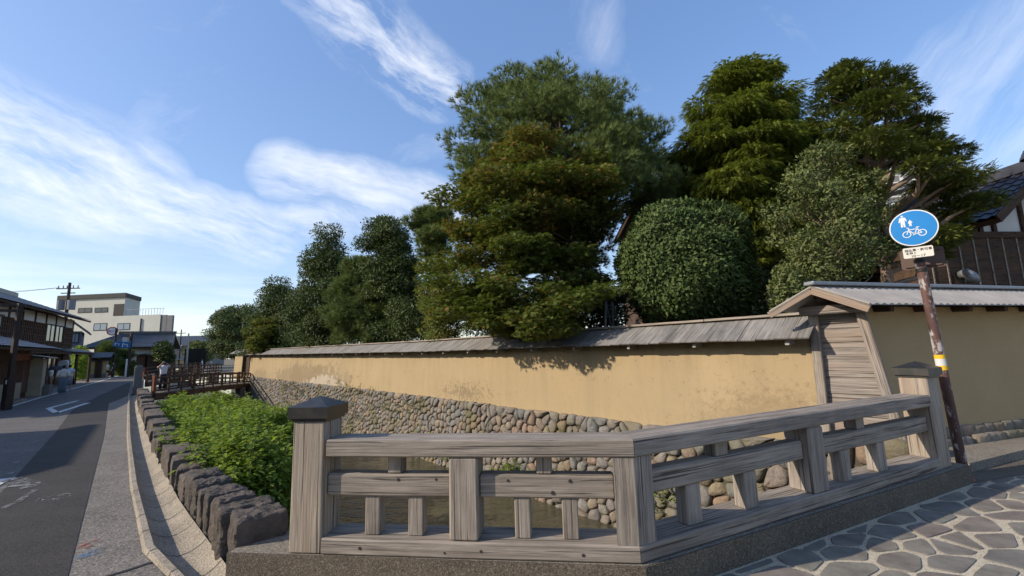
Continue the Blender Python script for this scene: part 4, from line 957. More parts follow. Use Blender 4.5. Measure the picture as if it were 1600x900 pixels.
ico = MB(); vv, ff = rough_block(cc, (1, 0), (rx_*1.3, 1.9, rz_*1.3), 3, .02, 8); ico.add(vv, ff); inner = ico.build('inner_twigs', simple('twig_mass', (.035, .04, .018), (.015, .018, .01), 8, .95, .8), cm, True)
mb = MB()
for k in range(5): a = k*1.26; mb.tube([cb+np.array([.1*math.cos(a), .1*math.sin(a), 0]), cb+np.array([.28*math.cos(a), .22*math.sin(a), 1.4]), cb+np.array([.8*math.cos(a), .6*math.sin(a), 2.9])], [.07, .06, .03], 8)
mb.build('trunk', M['bark'], cm, True)
tree('cedar_tree', 'dark cedar filling the gap between the tall pine and the cypress', G, [(225, 1030, 1070), (265, 1030, 1100), (330, 1040, 1120), (420, 1060, 1120), (480, 1060, 1120)], 17.5, 1082, 1.6, 26, 46, 520, 'spray', .2, 'pine', .4, .16, seed=61, sweep=.1)
tree('cedar_tree', 'dark cedar between the cypress and the twisted conifer', G, [(200, 1262, 1300), (240, 1245, 1330), (300, 1240, 1350), (370, 1240, 1350), (430, 1240, 1340)], 14.6, 1292, 1.4, 26, 44, 520, 'spray', .17, 'yew', .4, .16, seed=62, sweep=.1)
GL = 'trees along the far part of the ochre wall'
tree('pine_tree', 'small pine leaning out between the maple and the dark evergreens', GL, [(326, 655, 700), (342, 634, 712), (362, 632, 714), (385, 650, 706), (402, 665, 700)], 20.5, 668, 1.0, 18, 24, 110, 'tuft', .30, 'pine', .5, .15, seed=21, sweep=.2, br=.05)
tree('evergreen_tree', 'tall dark evergreen with separate rounded tiers left of the small pine', GL, [(340, 574, 622), (362, 568, 648), (400, 552, 660), (440, 556, 672), (480, 580, 680), (525, 580, 680)], 23.5, 616, 1.7, 21, 84, 520, 'leaf', .15, 'darkbroad', .45, .16, seed=22, sweep=.3, shell=.35)
tree('evergreen_tree', 'tall pointed grey green tree with a bare leaning trunk', GL, [(356, 498, 522), (385, 484, 540), (410, 472, 560), (440, 454, 570), (480, 444, 572), (520, 446, 572), (536, 450, 570)], 29., 497, 1.9, 20, 95, 520, 'leaf', .165, 'darkbroad', .5, .19, 'palebark', seed=23, sweep=.3, shell=.35)
tree('pine_tree', 'short dense dark green pine bush just above the plank roof', GL, [(405, 545, 575), (430, 525, 590), (465, 508, 632), (500, 502, 640), (530, 505, 640)], 25., 578, 1.9, 22, 70, 150, 'tuft', .30, 'pine', .5, .15, seed=24, sweep=.2)
tree('evergreen_tree', 'leafy dark tree with a thin spire top near the wall gateway', GL, [(436, 418, 442), (458, 408, 458), (485, 400, 474), (515, 380, 480), (548, 378, 476)], 38., 436, 2.2, 18, 70, 480, 'leaf', .2, 'darkbroad', .5, .15, seed=25, sweep=.3)
tree('spreading_tree', 'broad flat topped tree beyond the far footbridge', GL, [(477, 358, 398), (488, 334, 410), (508, 322, 420), (535, 328, 420), (556, 338, 412)], 54., 372, 4.0, 15, 80, 480, 'leaf', .24, 'darkbroad', .42, .22, seed=26, sweep=.3)
tree('maple_tree', 'low maple drooping over the far end of the plank roof', GL, [(498, 400, 440), (515, 384, 452), (535, 384, 462), (550, 392, 452)], 36., 425, 1.8, 13, 40, 190, 'maple', .22, 'maple', .4, .1, seed=27)
tree('broadleaf_tree', 'light green leafy tree filling the gap beside the big maple', GL, [(405, 672, 702), (440, 655, 715), (480, 652, 722), (520, 660, 720), (530, 665, 715)], 17.5, 690, 1.1, 19, 40, 240, 'leaf', .12, 'maple', .5, .1, seed=28, sweep=.4)
for k, (pf, Y, tx, sd_) in enumerate([([(325, 1000, 1060), (380, 990, 1100), (440, 985, 1110), (505, 985, 1110)], 14.5, 1040, 38), ([(470, 455, 505), (500, 440, 520), (540, 440, 520)], 32., 480, 35), ([(440, 720, 880), (480, 700, 900), (525, 700, 900)], 18.5, 800, 36), ([(460, 540, 600), (490, 520, 660), (535, 520, 660)], 28., 590, 37), ([(470, 610, 670), (500, 600, 690), (535, 600, 690)], 21.5, 640, 31), ([(455, 900, 980), (490, 890, 985), (515, 890, 985)], 14.6, 935, 32), ([(470, 730, 850), (500, 720, 900), (522, 720, 900)], 15.6, 800, 33), ([(430, 1110, 1200), (470, 1100, 1220), (505, 1100, 1220)], 12.6, 1160, 34)]):
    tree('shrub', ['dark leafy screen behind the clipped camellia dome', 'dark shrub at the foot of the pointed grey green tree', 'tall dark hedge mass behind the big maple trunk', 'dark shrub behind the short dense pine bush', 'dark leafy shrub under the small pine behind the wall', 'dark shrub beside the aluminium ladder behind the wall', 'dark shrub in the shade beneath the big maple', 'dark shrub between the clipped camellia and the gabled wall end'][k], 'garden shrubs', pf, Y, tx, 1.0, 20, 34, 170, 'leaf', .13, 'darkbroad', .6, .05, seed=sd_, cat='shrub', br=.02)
# ---------------------------------------------------------------- weeds in the canal, ivy and grass on the cobbles
def weeds(name, label, cat, spots, size, mat, seed, group=None, per=34):
    r = np.random.default_rng(seed); Vs = []; Fs = []; Rs = []; off = 0; mb = MB()
    for (b, h) in spots:
        tip = b+np.array([*r.normal(0, .20, 2), h]); m = max(6, int(per*h/.8)); u = .12+.88*r.random(m)**.75; p = b+(tip-b)*u[:, None]; an = r.random(m)*6.28; rad = (.05+.22*(1-u)*min(1, h)+.06)*r.random(m)
        o = np.stack([np.cos(an), np.sin(an), np.zeros(m)], 1); pos = p+o*rad[:, None]*.7; ax = o+np.stack([np.zeros(m), np.zeros(m), r.uniform(-.5, .35, m)], 1); nr = np.array([0, 0, 1.])+r.normal(0, .35, (m, 3))
        V, Fc, rr = instance(*LEAF, pos, ax, nr, size*r.uniform(.6, 1.35, m)*(1.15-.4*u), np.clip(r.normal(.35+.35*u, .2), 0, 1)); Vs.append(V); Fs.append(Fc+off); Rs.append(rr); off += len(V)
        mb.tube([b, (b+tip)/2+np.array([*r.normal(0, .02, 2), 0]), tip], [.009, .007, .003], 4, False)
    e = E(name, spots[0][0], label, cat, group); o = mesh_np('leaves', np.concatenate(Vs), np.concatenate(Fs), np.concatenate(Rs), M[mat], e); o['kind'] = 'stuff'
    mb.build('stems', M['weedstem'], e)['kind'] = 'stuff'; return e
M['weedstem'] = simple('weed_stem', (.12, .16, .05), (.08, .11, .04), 8, .7, 0)
def mass(s0, s1, t0, t1, n, seed, ztop):
    """stems gathered into uneven bushes"""
    r = np.random.default_rng(seed); out = []; bush = []
    for _ in range(max(4, int((s1-s0)*(t1-t0)*.85))): s = r.uniform(s0, s1); bush.append((s, foot(s)+.55+r.uniform(t0, t1), r.uniform(.42, .85), r.uniform(-.18, .28), r.uniform(.55, 1.25)))
    for _ in range(n):
        bs, bt, br_, bh, bd = bush[int(r.integers(len(bush)))]; q = r.random()**.6; an = r.random()*6.28; s = bs+math.cos(an)*q*br_*1.15; t = bt+math.sin(an)*q*br_
        f_ = foot(s)
        if t > s/4.35+.05 or t < f_+.36 or s < s0-.4: continue
        zt = ztop(s, t-f_)+bh-.50*q*q+r.normal(0, .07); zb = max(-1.9, zt-r.uniform(.7, 1.4)); out.append((Q(s, t, zb), max(.3, zt-zb)))
    return out
weeds('weed_clump', 'big bright green leafy weed mound growing in the canal behind the edging stones', 'weeds', mass(5.0, 10.2, .0, 2.1, 900, 1, lambda s, t: .60-.28*max(0, t-1.7)-.20*max(0, 6.6-s)), .12, 'weed', 1, 'weeds in the canal', 40)
weeds('weed_clump', 'darker weed mound in the canal half way to the wooden footbridge', 'weeds', mass(10.2, 17.5, .0, 3.2, 900, 2, lambda s, t: .40-.012*max(0, s-10)**1.5-.22*max(0, t-2.0)), .15, 'weed', 2, 'weeds in the canal', 30)
weeds('weed_clump', 'far weed mound in the canal just before the wooden footbridge', 'weeds', mass(17.5, 27.0, .1, 3.2, 640, 3, lambda s, t: .06-.14*max(0, t-2.0)), .2, 'weed', 3, 'weeds in the canal', 26)
weeds('weed_clump', 'dark green weeds hanging low beside the left railing post', 'weeds', mass(4.3, 5.4, .25, 1.1, 130, 4, lambda s, t: -.10), .09, 'weed', 4, 'weeds in the canal', 40)
def onwall(s0, s1, z0, z1, n, seed, h):
    r = np.random.default_rng(seed); return [(rp(s, z, .06), h*r.uniform(.5, 1.2)) for s, z in zip(r.normal((s0+s1)/2, (s1-s0)/3.2, n), r.uniform(z0, z1, n))]
for k, (a, lab) in enumerate([((19.5, 24, -1.6, .15, 60), 'leafy creeper climbing the cobbles below the white plaster patch'), ((27, 33, -1.9, -.3, 55), 'trailing plants low on the far cobbles'), ((12.5, 15.2, -2.0, -1.4, 45), 'green weeds at the water line below the cobbles'), ((8.6, 10.2, -2.1, -1.55, 55), 'tall grass clump at the foot of the cobbles seen through the railing'), ((4.9, 5.8, -1.6, -1.0, 40), 'fresh green fern clump on the cobbles behind the corner post'), ((15, 19, -.7, -.3, 22), 'small green tufts rooted between mid wall cobbles')]):
    weeds('wall_plant', lab, 'plant', onwall(*a, 60+k, .38 if k < 3 else .30), .12 if k != 1 else .15, 'weed' if k in (3, 4, 2) else 'broad', 70+k, 'plants on the cobble wall', 26)
# ================================================================ BUILDINGS
def frpx(x0, x1, Y0, az):
    """frame whose front starts on the line of sight x0 and runs at az degrees until x1"""
    p = aty(x0, 555, Y0); u = np.array([math.cos(math.radians(az)), math.sin(math.radians(az))]); d = ray(x1, 555); k = d[0]/d[1]
    L_ = (k*p[1]-p[0])/(u[0]-k*u[1]); return FR(p, u), L_
class FR:
    """local frame of a building: a along the front, b to the back, z up"""
    def __init__(self, o, u):
        self.o = np.array(o[:2], float); u = np.array(u[:2], float); self.u = u/np.linalg.norm(u); self.w = np.array([-self.u[1], self.u[0]])
    def __call__(self, a, b, z): k = self.o+self.u*a+self.w*b; return np.array([*k, z])
    def box(self, a0, a1, b0, b1, z0, z1): return MB().hexa([self(a, b, z) for z in (z0, z1) for a, b in ((a0, b0), (a1, b0), (a1, b1), (a0, b1))])
def tiles(p00, p10, p11, p01, nu, nv, name, mat, parent, amp=.035):
    """tiled slope: p00-p10 along the eave, p01-p11 along the ridge; nu rolls, nv courses"""
    p00, p10, p11, p01 = map(np.array, (p00, p10, p11, p01)); nn = np.cross(p10-p00, p01-p00); nn = nn/np.linalg.norm(nn); nn = nn if nn[2] > 0 else -nn
    k = 4; U = np.linspace(0, 1, nu*k+1); v = []; rows = []
    for j in range(nv):
        rows += [(j/nv, .03), ((j+1)/nv, .0)]
    for (t, h) in rows:
        for i, u in enumerate(U):
            p = (p00*(1-u)+p10*u)*(1-t)+(p01*(1-u)+p11*u)*t; v.append(p+nn*(h+amp*(.5+.5*math.sin(i/k*2*math.pi))))
    m_ = len(U); f = [(r_*m_+i, r_*m_+i+1, r_*m_+m_+i+1, r_*m_+m_+i) for r_ in range(len(rows)-1) for i in range(m_-1)]
    return MB().add(v, f).build(name, mat, parent)
def window(fr, a0, a1, b, z0, z1, parent, glass='glass', frame='darkmetal', mull=1, d=.06, bars=0):
    """recessed pane with a frame standing proud of the wall face at b (outside is -b)"""
    w = fr.box(a0, a1, b-.02, b+.05, z0, z1).build('window', M[frame], parent)
    n = mull+1; pw = (a1-a0-.06)/n
    for i in range(n): fr.box(a0+.03+i*pw+.02, a0+.03+(i+1)*pw-.02, b-.028, b-.021, z0+.06, z1-.06).build('pane', M[glass], w)
    mb = MB()
    for (x0, x1, y0, y1) in [(a0-.04, a0+.03, z0, z1), (a1-.03, a1+.04, z0, z1), (a0-.04, a1+.04, z1-.05, z1+.04), (a0-.06, a1+.06, z0-.06, z0+.05)]+[(a0+.03+i*pw-.02, a0+.03+i*pw+.02, z0+.05, z1-.05) for i in range(1, n)]:
        mb.hexa([fr(a, q, z) for z in (y0, y1) for a, q in ((x0, b-d), (x1, b-d), (x1, b-.015), (x0, b-.015))])
    mb.build('frame', M[frame], w); return w
# ---- two storey timber shop house on the far side of the street
hc = aty(103, 597, 38.); fr = FR(hc, (.53, -.85)); fr.w = np.array([-.85, -.53])
h1 = E('timber_shop_house', fr(8, 4, 0), 'two storey dark timber shop house with lattice upper floor across the street', 'house')
Lh = 17.
fr.box(0, Lh, 0, 8, 0, 5.45).build('wall', M['board'], h1)
fr.box(-.03, Lh, -.04, -.002, 4.72, 5.4).build('white_band', M['white'], h1)
for a in np.arange(0, Lh, 2.1): fr.box(a-.09, a+.09, -.09, -.045, 2.7, 5.42).build('post', M['board'], h1)
slm = M['brownslat']
for a in np.arange(.28, Lh, .30):
    if not 2.35 < a < 6.1: fr.box(a-.055, a+.055, -.075, -.03, 2.95, 4.68).build('slat', slm, h1)
    else: fr.box(a-.055, a+.055, -.075, -.03, 2.95, 3.35).build('slat', slm, h1)
for z in (2.98, 3.3, 3.75, 4.2, 4.62): fr.box(0, 2.3, -.10, -.076, z, z+.07).build('batten', M['board'], h1); fr.box(6.15, Lh, -.10, -.076, z, z+.07).build('batten', M['board'], h1)
window(fr, 2.4, 4.15, -.03, 3.4, 4.7, h1, 'greenglass', 'board', 1); window(fr, 4.3, 6.05, -.03, 3.4, 4.7, h1, 'greenglass', 'board', 1)
tiles(fr(-.9, -1.0, 5.42), fr(Lh, -1.0, 5.42), fr(Lh, 4, 7.45), fr(-.9, 4, 7.45), 54, 14, 'roof', M['tile'], h1)
MB().slab([fr(-.9, -1.0, 5.39), fr(Lh, -1.0, 5.39), fr(Lh, 4, 7.42), fr(-.9, 4, 7.42)], .12).build('roof_boarding', M['board'], h1)
MB().slab([fr(-.9, 9, 5.39), fr(-.9, 4, 7.42), fr(Lh, 4, 7.42), fr(Lh, 9, 5.39)], .12).build('rear_roof', M['tile'], h1)
MB().beam(fr(-1.0, 4, 7.6), fr(Lh, 4, 7.6), .4, .35).build('ridge', M['tile'], h1)
fr.o = fr.o; fix(MB().add([fr(0, 0, 5.4), fr(0, 8, 5.4), fr(0, 4, 7.3), fr(.1, 0, 5.4), fr(.1, 8, 5.4), fr(.1, 4, 7.3)], [(0, 1, 2), (3, 5, 4), (0, 3, 4, 1), (1, 4, 5, 2), (2, 5, 3, 0)]).build('gable', M['white'], h1))
tiles(fr(-.7, -1.5, 2.55), fr(Lh, -1.5, 2.55), fr(Lh, 0, 2.95), fr(-.7, 0, 2.95), 50, 5, 'pent_roof', M['tile'], h1)
MB().slab([fr(-.7, -1.5, 2.52), fr(Lh, -1.5, 2.52), fr(Lh, 0, 2.92), fr(-.7, 0, 2.92)], .14).build('pent_boarding', M['board'], h1)
for a in (-.5, 3.2, 6.5, 9.8): MB().beam(fr(a, -1.25, 0), fr(a, -1.25, 2.6), .16, .16).build('post', M['board'], h1)
fr.box(0, 3, -.06, -.003, .1, 2.3).build('door', M['board'], h1); window(fr, 3.4, 6.2, -.05, .5, 2.2, h1, 'glass', 'board', 2)
fr.box(6.6, 8.6, -.08, -.003, .15, 2.3).build('noren_cloth', flat('indigo_cloth', (.06, .05, .05)), h1)
fr.box(3.6, 4.5, -.9, -.86, 1.15, 1.95).build('shop_board', flat('shop_sign_white', (.5, .5, .48)), h1)
# ---- the row goes on towards the camera, outside the frame; it shades the street
for (s0, s1, z1, lab) in ((-9, 4.6, 5.3, 'plain timber house with tiled roof opposite the near bridge'), (6.6, 13.6, 4.7, 'lower timber house with tiled roof opposite the edging stones'), (15.2, 20.5, 5.2, 'timber house with tiled roof before the low street house')):
    fo = FR(Q(s0, -9.3), DS); fo.w = -NS; e = E('street_house', fo(3, 3, 0), lab, 'house', 'houses along the street'); L_ = s1-s0
    fo.box(0, L_, .6, 7, 0, z1).build('wall', M['board'], e); fo.box(L_*.4, L_*.4+1.6, .55, .597, .1, 2.2).build('door', M['redwood'], e); window(fo, L_*.1, L_*.3, .6, 1., 2.2, e, 'glass', 'board', 1)
    MB().slab([fo(-.5, -.1, z1-.1), fo(L_+.5, -.1, z1-.1), fo(L_+.5, 3.8, z1+1.6), fo(-.5, 3.8, z1+1.6)], .15).build('roof', M['tile'], e); MB().slab([fo(-.5, 7.7, z1-.1), fo(-.5, 3.8, z1+1.6), fo(L_+.5, 3.8, z1+1.6), fo(L_+.5, 7.7, z1-.1)], .15).build('roof', M['tile'], e)
# ---- low gatehouse nearer along the same side
hc2 = aty(57, 617, 24.3); f2 = FR(hc2, (.56, -.83)); f2.w = np.array([-.83, -.56])
h2 = E('low_street_house', f2(4, 2, 0), 'low house front with tiled eave and beige end wall behind the street lamp', 'house')
f2.box(.5, 12, .3, 5, 0, 2.55).build('wall', M['board'], h2); f2.box(0, .55, -.25, .6, 0, 2.0).build('end_wall', simple('beige_plaster', (.42, .37, .28), None, 2, .9, .2), h2)
f2.box(.62, 1.6, .24, .297, .25, 1.9).build('door', M['brownslat'], h2); f2.box(.56, 3.2, .18, .297, 1.92, 2.25).build('lintel', M['redwood'], h2)
f2.box(1.7, 4.6, .2, .297, 0, .8).build('low_wall', simple('beige_low_wall', (.36, .31, .22), None, 2, .9, .2), h2)
for a in np.arange(1.75, 4.6, .16): f2.box(a, a+.07, .22, .29, .82, 1.9).build('slat', M['brownslat'], h2)
tiles(f2(-.1, -.8, 2.48), f2(12, -.8, 2.48), f2(12, 2.6, 3.5), f2(-.1, 2.6, 3.5), 42, 10, 'roof', M['tile'], h2)
MB().slab([f2(-.1, -.8, 2.45), f2(12, -.8, 2.45), f2(12, 2.6, 3.47), f2(-.1, 2.6, 3.47)], .1).build('roof_boarding', M['board'], h2)
MB().slab([f2(-.6, -.55, 2.05), f2(1.0, -.55, 2.05), f2(1.0, .7, 2.28), f2(-.6, .7, 2.28)], .07).build('small_roof', M['tile'], h2)
MB().beam(f2(-.15, 2.6, 3.6), f2(12, 2.6, 3.6), .35, .25).build('ridge', M['tile'], h2)
f2.box(-.4, .2, -.5, -.28, 0, .55).build('planter', M['graystone'], h2)
# ---- pale three storey building
wb = E('concrete_building', aty(180, 560, 78), 'pale cream three storey concrete building with dark flat roof edge', 'building')
wl_, wr_, ws_ = aty(84, 540, 76), aty(247, 540, 74), aty(191, 540, 75)
f3 = FR(wl_, wr_-wl_); W3 = np.linalg.norm((wr_-wl_)[:2]); a3 = (ws_[:2]-wl_[:2])@f3.u
def zpx(x, y, Y): return aty(x, y, Y)[2]
zT, zM = zpx(150, 466, 75), zpx(220, 493, 75)
f3.w = np.array([-.37, .93])
def dep3(a, x):
    p = f3(a, 0, 0); k = ray(x, 500); k = k[0]/k[1]; return (k*p[1]-p[0])/(f3.w[0]-k*f3.w[1])
f3.box(0, W3, 0, dep3(W3, 252), 0, zM).build('wall', M['cream'], wb); D3 = dep3(a3, 216.5)
f3.box(0, a3, .02, D3, zM, zT).build('upper_wall', M['cream'], wb)
f3.box(-.3, a3+.15, -.25, D3+.1, zT, zT+.75).build('roof_edge', M['dkroof'], wb)
f3.box(W3+.003, W3+1.1, .6, .6+dep3(W3+1.1, 258), 0, zM-.1).build('grey_bay', M['greywall'], wb); f3.box(W3+1.15, W3+2.2, 1.0, 1+dep3(W3+2.2, 266), 0, zM-.2).build('grey_end_bay', M['greywall'], wb)
def w3(x0, x1, y0, y1, gl, mu): 
    q0 = onp(x0, y1, wl_, wr_); q1 = onp(x1, y0, wl_, wr_); window(f3, (q0[:2]-f3.o)@f3.u, (q1[:2]-f3.o)@f3.u, 0, q0[2], q1[2], wb, gl, 'darkmetal', mu)
w3(122, 143, 481, 488.5, 'glass', 1); w3(148, 168, 480.5, 488, 'glass', 1); w3(146, 167, 505, 516.5, 'blueglass', 1); w3(183, 203, 505, 515.5, 'blueglass', 1)
mb = MB(); wx = W3+.003
window(FR(f3(W3+.05, .8, 0), f3.u), .05, 1.1, 0, zpx(253, 516, 75), zpx(253, 504, 75), wb, 'glass', 'darkmetal', 2)
f3.box(a3-2.0, a3-.1, -.03, .01, zM+.05, zM+2.1).build('balcony_recess', M['darkmetal'], wb)
for k in range(14): MB().cyl(f3(a3+.3+k*(W3-a3)/13, .15, zM), f3(a3+.3+k*(W3-a3)/13, .15, zM+1.05), .03, n=6).build('baluster', M['greymetal'], wb)
MB().beam(f3(a3+.25, .15, zM+1.07), f3(W3+.6, .15, zM+1.07), .06, .06).build('handrail', M['greymetal'], wb)
MB().cyl(f3((onp(219, 520, wl_, wr_)[:2]-f3.o)@f3.u, -.12, 0), f3((onp(219, 520, wl_, wr_)[:2]-f3.o)@f3.u, -.12, zM-.6), .09, n=8).build('downpipe', M['darkmetal'], wb)
# ---- blue grey small house between them
f4, W4 = frpx(96, 124, 46., 42.); b4 = E('small_house', f4(2, 2, 0), 'small blue grey house peeping out beside the timber shop house', 'house')
zt = zpx(120, 520, 49); f4.box(0, W4, 0, 5, 0, zt).build('wall', simple('bluegrey_siding', (.13, .145, .19), None, 2, .8, .1), b4)
window(f4, W4*.45, W4*.85, -.01, zpx(120, 537, 49), zpx(120, 523, 49), b4, 'blueglass', 'darkmetal', 1)
for sd_ in (0, 1): MB().slab([f4(-.5 if sd_ else W4+.6, -.6, zt-.1), f4(W4*.3, -.6, zt+1.3), f4(W4*.3, 5.4, zt+1.3), f4(-.5 if sd_ else W4+.6, 5.4, zt-.1)], .15).build('roof', M['tile'], b4)
# ---- tiled house with low walls in the middle distance
f5, W5 = frpx(138, 262, 56., 32.); h5 = E('tiled_house', f5(5, 3, 0), 'single storey house with wide grey tiled roof in front of the cream building', 'house')
zr, ze = zpx(200, 525, 66), zpx(200, 544, 61)
f5.box(.5, W5-.8, 0, 8, 0, ze+.2).build('wall', M['board'], h5); f5.box(W5-4, W5-.85, -.03, -.004, .8, ze-.05).build('white_panel', M['white'], h5)
tiles(f5(-.8, -1.1, ze), f5(W5+.6, -1.1, ze), f5(W5+.3, 4, zr), f5(2.2, 4, zr), 34, 10, 'roof', M['tile'], h5, .07)
MB().slab([f5(-.8, -1.1, ze-.05), f5(W5+.6, -1.1, ze-.05), f5(W5+.3, 4, zr-.05), f5(2.2, 4, zr-.05)], .15).build('roof_boarding', M['board'], h5)
MB().slab([f5(-.8, 9, ze), f5(2.2, 4, zr), f5(W5+.3, 4, zr), f5(W5+.6, 9, ze)], .15).build('rear_roof', M['tile'], h5)
MB().beam(f5(2.0, 4, zr+.18), f5(W5+.4, 4, zr+.18), .4, .35).build('ridge', M['tile'], h5)
fix(MB().add([f5(W5-.75, 0, ze+.2), f5(W5-.75, 8, ze+.2), f5(W5-.75, 4, zr-.1), f5(W5-.6, 0, ze+.2), f5(W5-.6, 8, ze+.2), f5(W5-.6, 4, zr-.1)], [(0, 1, 2), (3, 5, 4), (0, 3, 4, 1), (1, 4, 5, 2), (2, 5, 3, 0)]).build('gable', M['white'], h5))
for (xa, xb, y0, y1, Y) in ((199, 222, 549, 556, 58), (226, 253, 551, 556, 58), (130, 150, 549, 560, 56)):
    a, b = aty(xa, y1, Y), aty(xb, y1, Y); z1 = aty(xa, y0, Y)[2]; up_ = np.array([-.3, 2.4, z1-a[2]])
    tiles(a, b, b+up_, a+up_, 9, 4, 'porch_roof', M['tile'], h5, .06)
    MB().hexa([np.array([*(p[:2]+np.array([0, q])), z]) for z in (0, a[2]+.1) for p, q in ((a, .5), (b, .5), (b, 2.4), (a, 2.4))]).build('porch_wall', M['board'], h5)
def low_wall(xa, ya, xb, yb, h, label):
    a, b = atz(xa, ya), atz(xb, yb); f_ = FR(a, b-a); L_ = np.linalg.norm((b-a)[:2]); e = E('low_ochre_wall', a, label, 'wall', 'low ochre walls across the street')
    f_.box(0, L_, 0, .4, -.05, h).build('plaster', M['plaster2'], e); f_.box(0, L_, -.05, -.003, -.05, .45).build('stone_foot', M['graystone'], e)
    for b0, b1 in ((-.35, .2), (.75, .2)): MB().slab([f_(-.1, b0, h), f_(L_+.1, b0, h), f_(L_+.1, b1, h+.28), f_(-.1, b1, h+.28)], .07).build('roof', M['tile'], e)
low_wall(128, 592, 146, 591, 1.9, 'low ochre wall left of the little roofed gate'); low_wall(156, 590.5, 167, 590, 1.9, 'low ochre wall right of the little roofed gate')
low_wall(218, 583, 246, 579.5, 1.8, 'low ochre garden wall with grey coping before the tiled house'); low_wall(255, 578, 288, 574, 1.8, 'far low ochre wall with grey coping near the crowd')
ga, gb = atz(145, 591), atz(157, 590.5); fg = FR(ga, gb-ga); Lg = np.linalg.norm((gb-ga)[:2]); ge = E('roofed_gate', ga, 'little dark gate with a tiled gable roof in the low ochre wall', 'gate')
for a in (.1, Lg-.1): MB().beam(fg(a, 0, 0), fg(a, 0, 2.3), .2, .2).build('post', M['board'], ge)
fg.box(.2, Lg-.2, .05, .12, 0, 2.1).build('door', M['board'], ge)
for b0, b1 in ((-.8, .1), (1.0, .1)): MB().slab([fg(-.9, b0, 2.25), fg(Lg+.9, b0, 2.25), fg(Lg+.9, b1, 2.8), fg(-.9, b1, 2.8)], .1).build('roof', M['tile'], ge)
# ---- houses behind the garden trees
def boards(fr, a0, a1, b, z0, z1, step, parent, mat='board', bat='rail'):
    for a in np.arange(a0, a1-.01, step):
        fr.box(a+.004, min(a+step, a1)-.004, b-.03-.008*rng.random(), b-.002, z0, z1).build('board', M[mat], parent)
        fr.box(a-.02, a+.02, b-.055, b-.039, z0, z1).build('batten', M[bat], parent)
q0, q1 = aty(1436, 450, 12.2), aty(1720, 450, 12.8); f6 = FR(q0, q1-q0); W6 = np.linalg.norm((q1-q0)[:2])
h6 = E('gabled_house', f6(3, 3, 0), 'dark boarded house with white plaster gable and tiled roof beyond the olive wall', 'house')
zb = zpx(1560, 365, 12.4); f6.box(0, W6, 0, 7, 0, zb).build('wall', M['board'], h6)
boards(f6, 0, W6, 0, 1.6, zb-.1, .48, h6); f6.box(-.05, W6, -.09, -.06, zb-.12, zb+.06).build('rail', M['board'], h6)
ax_ = (aty(1590, 280, 12.5)[:2]-f6.o)@f6.u; za = zpx(1586, 274, 12.5); zl = zpx(1522, 338, 12.5); al = (aty(1520, 340, 12.5)[:2]-f6.o)@f6.u; hw = ax_-al+.35
gz = zb+.07; sl_ = (za-zl)/(ax_-al)
v = [f6(ax_-hw+.4, .05, gz), f6(ax_+hw-.4, .05, gz), f6(ax_+hw-.4, .05, za-sl_*(hw-.4)-.1), f6(ax_, .05, za-.1), f6(ax_-hw+.4, .05, za-sl_*(hw-.4)-.1)]
fix(MB().add(v+[p+np.array([*f6.w, 0])*.15 for p in v], [(0, 1, 2, 3, 4), (9, 8, 7, 6, 5)]+[(i, (i+1) % 5, 5+(i+1) % 5, 5+i) for i in range(5)]).build('gable_plaster', M['white'], h6))
for a in (ax_-hw+.45, ax_-hw*.52, ax_, ax_+hw*.5): f6.box(a-.06, a+.06, -.02, .045, gz, za-sl_*abs(a-ax_)-.2).build('gable_post', M['board'], h6)
for sd_ in (-1, 1):
    e0, e1 = ax_+sd_*hw, ax_
    tiles(f6(e0, -.75, za-sl_*hw), f6(e0, 7, za-sl_*hw), f6(e1, 7, za+.02), f6(e1, -.75, za+.02), 26, 9, 'roof', M['bluetile'], h6, .05)
    MB().slab([f6(e0, -.7, za-sl_*hw-.05), f6(e0, 7, za-sl_*hw-.05), f6(e1, 7, za-.03), f6(e1, -.7, za-.03)], .14).build('roof_boarding', M['board'], h6)
    MB().beam(f6(e0, -.76, za-sl_*hw-.06), f6(e1, -.76, za-.04), .07, .24).build('bargeboard', M['board'], h6)
MB().beam(f6(ax_, -.7, za+.16), f6(ax_, 7, za+.16), .3, .32).build('ridge', M['bluetile'], h6)
on_ = MB(); c_ = f6(ax_, -.55, za+.33)
for k, (r1, dz) in enumerate(((.30, .0), (.26, .09), (.22, .17), (.14, .25))): on_.cyl(c_+np.array([0, 0, dz]), c_+np.array([0, 0, dz+.10]), r1, r1*.9, 14)
on_.build('ridge_ornament', M['bluetile'], h6)
hd = aty(1508, 436, 12.1); vt = MB().tube([hd+np.array([0, .1, .12]), hd+np.array([0, -.05, .16]), hd+np.array([0, -.17, .08]), hd+np.array([0, -.2, -.12])], [.12, .14, .13, .15], 14).build('vent_hood', M['greymetal'], h6, True)
# middle house: white gable and dark walls
q0, q1 = aty(1012, 450, 20.), aty(1180, 450, 19.5); f7 = FR(q0, q1-q0); W7 = np.linalg.norm((q1-q0)[:2]); h7 = E('white_gabled_house', f7(2, 3, 0), 'house with a white plaster gable under a dark roof behind the camellia', 'house')
zg = zpx(1040, 312, 20); f7.box(0, W7, 0, 8, 0, zg).build('wall', M['board'], h7); axm = W7*.62; zap = zpx(1090, 256, 20)
v = [f7(.3, .03, zg), f7(W7, .03, zg), f7(axm, .03, zap-.1)]
fix(MB().add(v+[p+np.array([*f7.w, 0])*.15 for p in v], [(0, 1, 2), (5, 4, 3), (0, 1, 4, 3), (1, 2, 5, 4), (2, 0, 3, 5)]).build('gable_plaster', M['white'], h7))
f7.box(1.1, 1.22, -.04, .025, zg, zg+.75).build('gable_post', M['board'], h7); f7.box(2.3, 2.42, -.04, .025, zg, zap-.5).build('gable_post', M['board'], h7)
